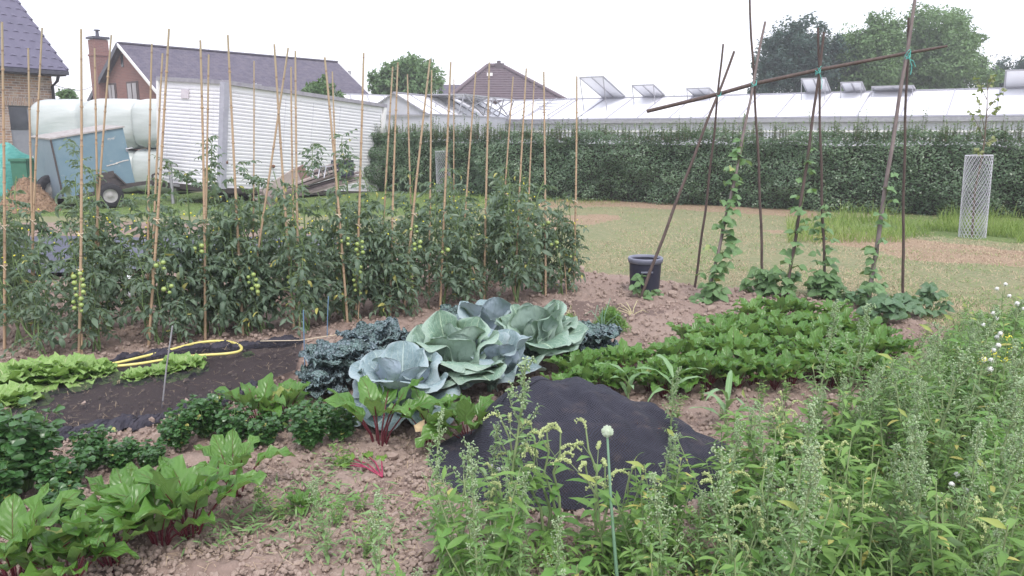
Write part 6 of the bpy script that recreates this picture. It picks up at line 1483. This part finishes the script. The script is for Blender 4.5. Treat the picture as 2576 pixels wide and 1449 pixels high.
# ------------------------------------------------------------------ weeds
LANCE = [(0, .1), (.2, .65), (.45, 1), (.7, .6), (1, .03)]
def goose_proto(h, seed, bushy=1.0, seedy=1.0):
    rg = np.random.default_rng(seed); t = thing('goosefoot_weed', 'goosefoot', 'weed'); st = MB(); lf = MB(); sd_ = []
    f = np.linspace(0, 1, 8); P = np.stack([.03 * np.sin(f * 3 + seed), .03 * np.cos(f * 2.5 + seed), h * f], 1); st.tube(P, np.linspace(.007, .0022, 8), 5)
    n = int(h / .028)
    for i in range(n):
        q = .12 + .88 * (i + rg.uniform(0, .7)) / n; p_ = np.array([np.interp(min(q, 1), f, P[:, j]) for j in range(3)]); a = i * 2.4 + rg.uniform(-.4, .4)
        hz = np.array((math.cos(a), math.sin(a), 0)); L = (.17 * (1 - q) + .035) * bushy * rg.uniform(.6, 1.25); e = p_ + hz * L * .6 + np.array((0, 0, L * .9))
        st.tube([p_, (p_ + e) / 2 + hz * .008, e], [.0028, .002, .0012], 3, cap=False)
        k = max(3, int(L / .014)); s_ = np.linspace(.1, 1, k); PP = p_ + (e - p_) * s_[:, None]; aa = rg.uniform(0, 6.28, k)
        DD = np.stack([np.cos(aa), np.sin(aa), rg.uniform(-.1, .8, k)], 1); lf.leaves(PP, DD, rg.normal(0, .5, (k, 3)) + (0, 0, 1), rg.uniform(.018, .045, k) * (1.3 - .7 * q), rg.uniform(.006, .014, k), LANCE, m=3, droop=.6, cup=.2)
        D = hz + (0, 0, .2); LL = .065 * (1.05 - q) + .02; lf.leaves(p_, D, (0, 0, 1), LL, LL * .32, LANCE, m=3, droop=.9, cup=.15, mat=0)
        if q > .5: 
            kk = int((10 + 26 * (q - .5)) * seedy); s2 = rg.uniform(.25, 1.08, kk); sd_.append(p_ + (e - p_) * s2[:, None] + rg.normal(0, .005, (kk, 3)))
    kk = int(50 * seedy); s2 = rg.uniform(.82, 1.03, kk); sd_.append(np.stack([np.interp(s2, f, P[:, 0]) + rg.normal(0, .006, kk), np.interp(s2, f, P[:, 1]) + rg.normal(0, .006, kk), s2 * h], 1))
    obj('stem', st, M['weed_stem'], t); obj('foliage', lf, M['goose_leaf'], t); 
    for S2 in sd_: sm = MB(); sm.blobs(S2, rg.uniform(.0022, .0045, len(S2))); obj('seed_head', sm, M['goose_seed'], t)
    return t
def persic_proto(h, seed):
    rg = np.random.default_rng(seed); t = thing('persicaria_weed', 'persicaria', 'weed'); st = MB(); lf = MB(); sps = []
    def spike(e, d_):
        n = 9; L = rg.uniform(.025, .045); s_ = np.linspace(0, 1, n); hd = nrm(np.array((d_[0], d_[1], 0)) + 1e-4)
        C_ = e + nrm(d_) * L * s_[:, None] + hd * (s_ ** 2 * L * .5)[:, None]; C_[:, 2] -= s_ ** 2.5 * L * .9
        C_ = np.repeat(C_, 7, 0) + rg.normal(0, .0022, (n * 7, 3)); sp = MB(); sp.blobs(C_, rg.uniform(.0018, .0032, len(C_))); sps.append(sp)
    for b_ in range(4):
        a = rg.uniform(0, 6.28); l_ = rg.uniform(.15, .45) * (b_ > 0); hh = h * rg.uniform(.75, 1.0); f = np.linspace(0, 1, 7)
        P = np.stack([np.cos(a) * l_ * hh * f + .012 * np.sin(f * 12), np.sin(a) * l_ * hh * f, hh * f], 1); st.tube(P, np.linspace(.0055, .002, 7), 5)
        for i in range(int(hh / .05)):
            q = .15 + .85 * i / (hh / .05); p_ = np.array([np.interp(q, f, P[:, j]) for j in range(3)]); aa = i * 2.6 + b_; D = np.array((math.cos(aa), math.sin(aa), .45)); L = rg.uniform(.08, .12) * (1.1 - .6 * q)
            lf.leaves(p_, D, (0, 0, 1), L, L * .32, LANCE, m=5, droop=rg.uniform(.5, 1.3), cup=.3)
            if q > .55:
                e = p_ + D * rg.uniform(.02, .05) + (0, 0, .03); st.tube([p_, e], .0012, 3, cap=False); spike(e, D + (0, 0, .8))
        spike(P[-1], np.array((math.cos(a), math.sin(a), 1.5)))
    obj('stems', st, M['weed_stem'], t); obj('foliage', lf, M['weed_bright'], t); [obj('flower_spike', sp, M['spike_yellow'], t) for sp in sps]; return t
def thistle_proto(h, seed, nf=3):
    rg = np.random.default_rng(seed); t = thing('sow_thistle', 'sow thistle', 'weed'); st = MB(); lf = MB(); fls = []
    st.tube([(0, 0, 0), (.01, 0, h * .5), (0, .01, h * .9)], [.006, .005, .003], 5)
    for i in range(12):
        q = i / 12; a = i * 2.4; lf.leaves((0, 0, h * .85 * q), (math.cos(a), math.sin(a), .4), (0, 0, 1), .16 * (1 - .6 * q), .05, [(0, .3), (.2, .7), (.4, .5), (.6, 1), (.8, .6), (1, .05)], m=5, droop=1.1, cup=.2, ruf=.12, rf=3)
    for k in range(nf):
        a = k * 2.2 + seed; e = np.array((math.cos(a) * .05 * (k > 0), math.sin(a) * .05 * (k > 0), h * (1 - .07 * k))); st.tube([(0, 0, h * .82), e], .0022, 4); st.sphere(e - (0, 0, .006), .007, 8, 6)
        fl = MB(); fls.append(fl); n = 130; d_ = nrm(rg.normal(0, 1, (n, 3)) + (0, 0, .5)); fl.leaves(np.tile(e, (n, 1)), d_, rg.normal(0, 1, (n, 3)), .015, .0016, [(0, .3), (1, 1)], m=2); fl.sphere(e + (0, 0, .003), .011, 10, 7)
    obj('stem', st, M['weed_stem'], t); obj('foliage', lf, M['weed_leaf'], t); [obj('fluffy_head', fl, M['fluff'], t) for fl in fls]; return t
def mixed_proto(h, seed, mat):
    rg = np.random.default_rng(seed); t = thing('leafy_weed', 'weed', 'weed'); st = MB(); lf = MB()
    for b_ in range(5):
        a = rg.uniform(0, 6.28); l_ = rg.uniform(.1, .5); hh = h * rg.uniform(.6, 1); f = np.linspace(0, 1, 5); P = np.stack([np.cos(a) * l_ * hh * f, np.sin(a) * l_ * hh * f, hh * f], 1); st.tube(P, np.linspace(.004, .0015, 5), 4)
        n = int(hh / .012); q = rg.uniform(.1, 1, n); PP = np.stack([np.interp(q, f, P[:, j]) for j in range(3)], 1); aa = rg.uniform(0, 6.28, n); DD = np.stack([np.cos(aa), np.sin(aa), rg.uniform(-.1, .9, n)], 1); L = rg.uniform(.03, .075, n)
        lf.leaves(PP, DD, rg.normal(0, .4, (n, 3)) + (0, 0, 1), L, L * rg.uniform(.16, .34), LANCE, m=3, droop=rg.uniform(.3, 1.2, n), cup=.25, lobes=.15, lf=2.5)
    obj('stems', st, M['weed_stem'], t); obj('foliage', lf, M[mat], t); return t
gs = [goose_proto(.62, 501), goose_proto(.7, 502, .8), goose_proto(.5, 503, 1.1), goose_proto(.78, 504, .75, 1.3)]
ps = [persic_proto(.42, 511), persic_proto(.36, 512)]
th_ = [thistle_proto(.55, 521, 3), thistle_proto(.5, 522, 2)]
mw = [mixed_proto(.38, 531, 'weed_leaf'), mixed_proto(.33, 532, 'weed_bright'), mixed_proto(.42, 533, 'weed_leaf')]
def bydepth(u_top, v_top, D, h):  # scale so that the top shows at (u,v) for a plant at depth D
    p_ = at(u_top, v_top, D); return (p_[0], D, -.01), max(.2, p_[2] / h)
hero = [(gs, 0, 1298, 915, 2.75, .62, 'tallest pale goosefoot standing before the left part of the black net'), (gs, 1, 1112, 1045, 2.7, .7, 'goosefoot with mealy tips at the left edge of the weed patch'), (gs, 2, 1170, 1120, 2.65, .5, 'short goosefoot beside the left edge weed, before bare soil'), (gs, 3, 1240, 1070, 2.85, .78, 'slim goosefoot left of the tallest one'), (gs, 1, 1705, 930, 3.6, .7, 'goosefoot rising behind the right shoulder of the black net'), (gs, 3, 1690, 1090, 2.9, .78, 'goosefoot before the right end of the black net'), (gs, 0, 2165, 770, 4.0, .62, 'tall goosefoot overlapping the right beetroot bed'), (gs, 3, 2085, 760, 3.9, .78, 'slender goosefoot before the low bean plants'), (gs, 2, 2410, 860, 3.2, .5, 'broad tall weed at the right with thick green stem'), (gs, 1, 2330, 960, 3.0, .7, 'goosefoot right of the beetroot bed'), (gs, 0, 2550, 960, 2.8, .62, 'goosefoot at the right photo edge'), (gs, 2, 800, 1200, 2.75, .5, 'thin goosefoot standing alone on the bare soil')]
for (pr, i, u, v, D, h, lab) in hero:
    loc, s_ = bydepth(u, v, D, h); put(pr, i, loc, rb.uniform(0, 6.28), min(s_, 1.45), lab, 'goosefoot weeds')
for (i, u, v, D, h, lab) in ((0, 1405, 1010, 2.85, .42, 'persicaria with drooping yellow-green spikes before the black net'), (1, 1530, 1080, 2.75, .36, 'persicaria just right of the white onion flower'), (0, 2065, 1120, 2.8, .42, 'persicaria with upright yellowish spikes in the dense weeds'), (1, 1900, 1180, 2.6, .36, 'persicaria with arching yellowish spikes left of its neighbour'), (1, 2150, 1200, 2.55, .36, 'persicaria with bunched spikes in the lower right weeds'), (0, 2470, 1200, 2.5, .42, 'persicaria near the lower right corner')):
    loc, s_ = bydepth(u, v, D, h); put(ps, i, loc, rb.uniform(0, 6.28), min(max(s_, .7), 1.7), lab, 'persicaria weeds')
for k, (u, v, D, lab) in enumerate(((2530, 712, 5.6, 'highest white fluffy thistle at the right edge'), (2562, 740, 5.0, 'fluffy thistle touching the right edge'), (2500, 785, 4.7, 'fluffy thistle before the dry lawn'), (2520, 815, 4.4, 'fluffy thistle in the middle of the right group'), (2512, 865, 4.0, 'thistle with fluffy heads above yellow flowers'), (2478, 875, 3.8, 'leftmost fluffy thistle of the right group'), (2408, 1188, 2.7, 'lone fluffy thistle deep in the lower right weeds'), (1238, 1148, 2.9, 'fluffy thistle left of the black net heap'))):
    loc, s_ = bydepth(u, v, D, .55); put(th_, k, loc, rb.uniform(0, 6.28), max(.6, min(s_, 1.6)), lab, 'thistles with white seed heads')
# scattered weeds
def weedpts(n, seed, dmin=0, poly=WEEDP, yr=(1.95, 6.0), xr=(-.6, 5.2)):
    rg = np.random.default_rng(seed); o = []
    while len(o) < n:
        x, y = rg.uniform(*xr), rg.uniform(*yr)
        if abs(x) / y > .72: continue
        if inpoly(np.array([x]), np.array([y]), poly)[0]: o.append((x, y))
    return o
def ok_height(x, y, z):   # keep the view: plants near the camera must not climb over the net heap
    rel = np.array((x, y, z)) - C0; zz = rel @ _f; u = CU + F * rel[0] / zz; v = CV - F * (rel @ _u) / zz; return u, v
def vlimit(u): return np.interp(u, [1000, 1250, 1500, 1680, 1760, 1900, 2100, 2300, 2400, 2576, 2900], [1150, 1150, 1180, 1110, 1080, 1030, 960, 880, 800, 750, 710])
def scale_for(x, y, h, s0):
    s_ = s0
    for _ in range(30):
        u, v = ok_height(x, y, h * s_)
        if v >= vlimit(u): break
        s_ *= .93
    return s_
for k, (x, y) in enumerate(weedpts(85, 5)):
    i = k % 4; h = (.62, .7, .5, .78)[i]; s_ = scale_for(x, y, h, rb.uniform(.65, 1.15)); put(gs, i, (x, y, -.01), rb.uniform(0, 6.28), s_, 'one of the many grey-green goosefoots filling the weed patch at right', 'goosefoots filling the weed patch', (rb.uniform(-.12, .12), rb.uniform(-.12, .12)))
for k, (x, y) in enumerate(weedpts(120, 6)):
    s_ = scale_for(x, y, .38, rb.uniform(.8, 1.5)); put(mw, k, (x, y, -.01), rb.uniform(0, 6.28), s_, 'one of the many leafy green weeds filling the patch at right', 'leafy weeds filling the weed patch', (rb.uniform(-.15, .15), rb.uniform(-.15, .15)))
for k, (x, y) in enumerate(weedpts(4, 8, yr=(2.1, 3.4))):
    s_ = scale_for(x, y, .42, rb.uniform(.9, 1.3)); put(ps, k, (x, y, -.01), rb.uniform(0, 6.28), s_, 'one of the yellow-spiked persicarias mixed into the weed patch', 'persicarias in the weed patch')
# sparse low weeds on soil between the beds
sparse = [(1760, 1010), (1820, 1060), (1900, 1030), (1980, 1010), (2040, 1040), (2120, 990), (2200, 1000), (2260, 950), (2300, 900), (2330, 860), (1850, 1110), (1960, 1090), (2400, 830), (2440, 790), (2360, 980), (880, 1180), (900, 1290), (640, 1290), (700, 1310), (840, 1330), (920, 1400), (1700, 1060)]
for k, (u, v) in enumerate(sparse):
    q = G(u + rb.uniform(-15, 15), v); put(mw, k, (q[0], q[1], -.01), rb.uniform(0, 6.28), rb.uniform(.3, .6), 'low leafy weed seedling sprouting on otherwise bare soil', 'weed seedlings on bare soil')

def weed_cover():
    mb = MB(); n = 30000; pts = []; rg = np.random.default_rng(9)
    x = rg.uniform(-.6, 5.5, n * 4); y = rg.uniform(1.9, 6.5, n * 4); k = inpoly(x, y, WEEDP) & (np.abs(x) / y < .75) & (fbm(x, y, 3, 3, 55) > .36); x, y = x[k][:n], y[k][:n]; n = len(x)
    z = rg.uniform(0, 1, n) * (.2 * fbm(x, y, 2.5, 3, 66) + .03); a = rg.uniform(0, 6.28, n); D = np.stack([np.cos(a), np.sin(a), rg.uniform(0, 1.3, n)], 1); L = rg.uniform(.025, .07, n)
    mb.leaves(np.stack([x, y, z], 1), D, rg.normal(0, .5, (n, 3)) + (0, 0, 1), L, L * rg.uniform(.15, .35, n), LANCE, m=3, droop=.8, cup=.2)
    tag(obj('weed_undergrowth', mb, M['weed_leaf']), 'tangled low green undergrowth beneath the tall weeds at right', 'undergrowth', kind='stuff')
    mb = MB(); n = 8500; x = rg.uniform(-.6, 5.2, n * 3); y = rg.uniform(1.9, 6.5, n * 3); k = inpoly(x, y, WEEDP) & (np.abs(x) / y < .75) & (fbm(x, y, 2, 2, 15) > .42); x, y = x[k][:n], y[k][:n]; n = len(x); a = rg.uniform(0, 6.28, n)
    D = np.stack([np.cos(a) * .5, np.sin(a) * .5, np.ones(n)], 1); N = np.stack([-np.cos(a), -np.sin(a), np.full(n, .4)], 1); L = rg.uniform(.14, .42, n)
    for _ in range(6):
        u = CU + F * x / (y * math.cos(PITCH)); vv = np.array([ok_height(a_, b_, c_)[1] for a_, b_, c_ in zip(x, y, L * .9)]); uu = np.array([ok_height(a_, b_, .2)[0] for a_, b_ in zip(x, y)]); L = np.where(vv < vlimit(uu), L * .8, L)
    mb.leaves(np.stack([x, y, 0 * x], 1), D, N, L, rg.uniform(.005, .016, n), [(0, .6), (.3, 1), (.7, .8), (1, .03)], m=3, droop=rg.uniform(.5, 2.0, n), cup=.3)
    tag(obj('long_grass', mb, M['grass_long']), 'long arching grass blades growing through the weeds at right', 'grass', kind='stuff')
    # clippings on bare soil
    mb = MB(); C_ = [(880, 1275), (700, 1290), (850, 1180), (640, 1330), (760, 1350), (900, 1380), (960, 1330), (560, 1340), (800, 1240)]; PP = []
    for (u, v) in C_:
        q = G(u, v); PP.append(q + rg.normal(0, 1, (80, 3)) * (.11, .09, 0) + np.stack([np.zeros(80), np.zeros(80), rg.uniform(.02, .05, 80)], 1))
    PP = np.concatenate(PP); n = len(PP); mb.leaves(PP, rg.normal(0, 1, (n, 3)) * (1, 1, .25), rg.normal(0, .4, (n, 3)) + (0, 0, 1), rg.uniform(.03, .09, n), rg.uniform(.005, .012, n), LANCE, m=3, droop=.5)
    tag(obj('plant_clippings', mb, M['goose_leaf']), 'wilting green clippings strewn on the bare soil in front', 'clippings', kind='stuff')
    mb = MB(); P = scatter_uv(2200, -50, 1100, 880, 1445); P[:, 2] = np.where(inpoly(P[:, 0], P[:, 1], NETP), .062, .035); k = inpoly(P[:, 0], P[:, 1], SOILP); P = P[k]; n = len(P); mb.leaves(P, rg.normal(0, 1, (n, 3)) * (1, 1, .15), np.tile((0, 0, 1.0), (n, 1)), rg.uniform(.015, .06, n), .003, [(0, .6), (1, .5)], m=2, droop=.6)
    tag(obj('straw_litter', mb, M['dry_straw']), 'bits of pale straw and dead stems strewn over the soil', 'straw', kind='stuff')
weed_cover()

# corn-like young plants behind the net
def corn(u, v, h, lab, seed):
    b_ = G(u, v); rg = np.random.default_rng(seed); t = thing('young_maize', lab, 'maize plant', b_, 'young maize plants'); st = MB(); st.tube([b_, b_ + (0, 0, h * .6)], [.008, .004], 6); obj('stem', st, M['weed_stem'], t)
    for i in range(6):
        a = i * 2.7 + seed; mb = MB(); mb.leaves(b_ + (0, 0, h * (.1 + .1 * i)), (math.cos(a) * .5, math.sin(a) * .5, 1), (-math.cos(a), -math.sin(a), .5), h * rg.uniform(.8, 1.1), .035, [(0, .4), (.2, .9), (.45, 1), (.7, .75), (.9, .3), (1, .03)] , m=5, droop=rg.uniform(1.2, 2.4), cup=.3, ruf=.12, rf=2); obj('leaf', mb, M['corn_leaf'], t)
corn(1690, 1020, .3, 'young maize with strap leaves behind the black net heap', 1); corn(1580, 1010, .24, 'shorter young maize left of the other, behind the net', 2); corn(1825, 1080, .3, 'young maize right of the black net heap', 3)

# white onion flower
D = 2.6; top = at(1528, 1085, D); q = at(1552, 1449, D - .1); b_ = q + (q - top) * .8; b_[2] = 0
t = thing('flowering_onion', 'single white round onion flower on a tall bare stem', 'onion flower', b_); mb = MB(); mb.tube([b_, q, (q + top) / 2 + (-.004, 0, 0), top - (0, 0, .015)], [.008, .0075, .0055, .004], 8); obj('stem', mb, M['allium_stem'], t)
mb = MB(); n = 260; d_ = nrm(RNG.normal(0, 1, (n, 3))); mb.blobs(top + d_ * .02 * RNG.uniform(.75, 1.05, (n, 1)), .0028); mb.sphere(top, .016, 10, 8); obj('flower_head', mb, M['allium_fl'], t)
# yellow flowers at right
mb = MB(); pts = []
for (u, v, D) in ((2535, 850, 4.0), (2545, 880, 3.9), (2500, 890, 3.8), (2560, 870, 4.1), (2530, 905, 3.9), (2470, 905, 3.7), (2548, 900, 4)):
    t = None; q = at(u, v, D); pts.append(q)
for i, q in enumerate(pts):
    g = q.copy(); g[2] = 0; t = thing('yellow_flower_weed', 'thin weed with small yellow flowers among the thistles at right', 'weed', g, 'yellow-flowered weeds'); mb = MB(); mb.tube([g, q], .002, 4); obj('stem', mb, M['weed_stem'], t); mb = MB(); n = 12; mb.leaves(q + RNG.normal(0, .01, (n, 3)), RNG.normal(0, 1, (n, 3)), RNG.normal(0, .4, (n, 3)) + (0, -1, .5), .009, .006, LANCE, m=3); obj('petals', mb, M['yellow_flower'], t)

# drop prototypes that were never placed
for pl in (tom, beets, cel, let, gs, ps, th_, mw):
    for o in pl:
        if o.name not in used:
            for c in list(o.children): bpy.data.objects.remove(c)
            bpy.data.objects.remove(o)

# ------------------------------------------------------------------ haze
t = NT('haze'); pv = t.n('ShaderNodeVolumePrincipled'); pv.inputs['Color'].default_value = (.93, .93, 1.0, 1); pv.inputs['Density'].default_value = 0.002; pv.inputs['Anisotropy'].default_value = 0.0
t.l(pv.outputs[0], t.o.inputs['Volume'])
mb = MB(); mb.box((0, 35, 6.5), (184, 196, 16)); hz_ = obj('haze', mb, t.m, origin=(0, 35, 6.5)); tag(hz_, 'thin pale summer haze over the garden and houses', None, kind='stuff')
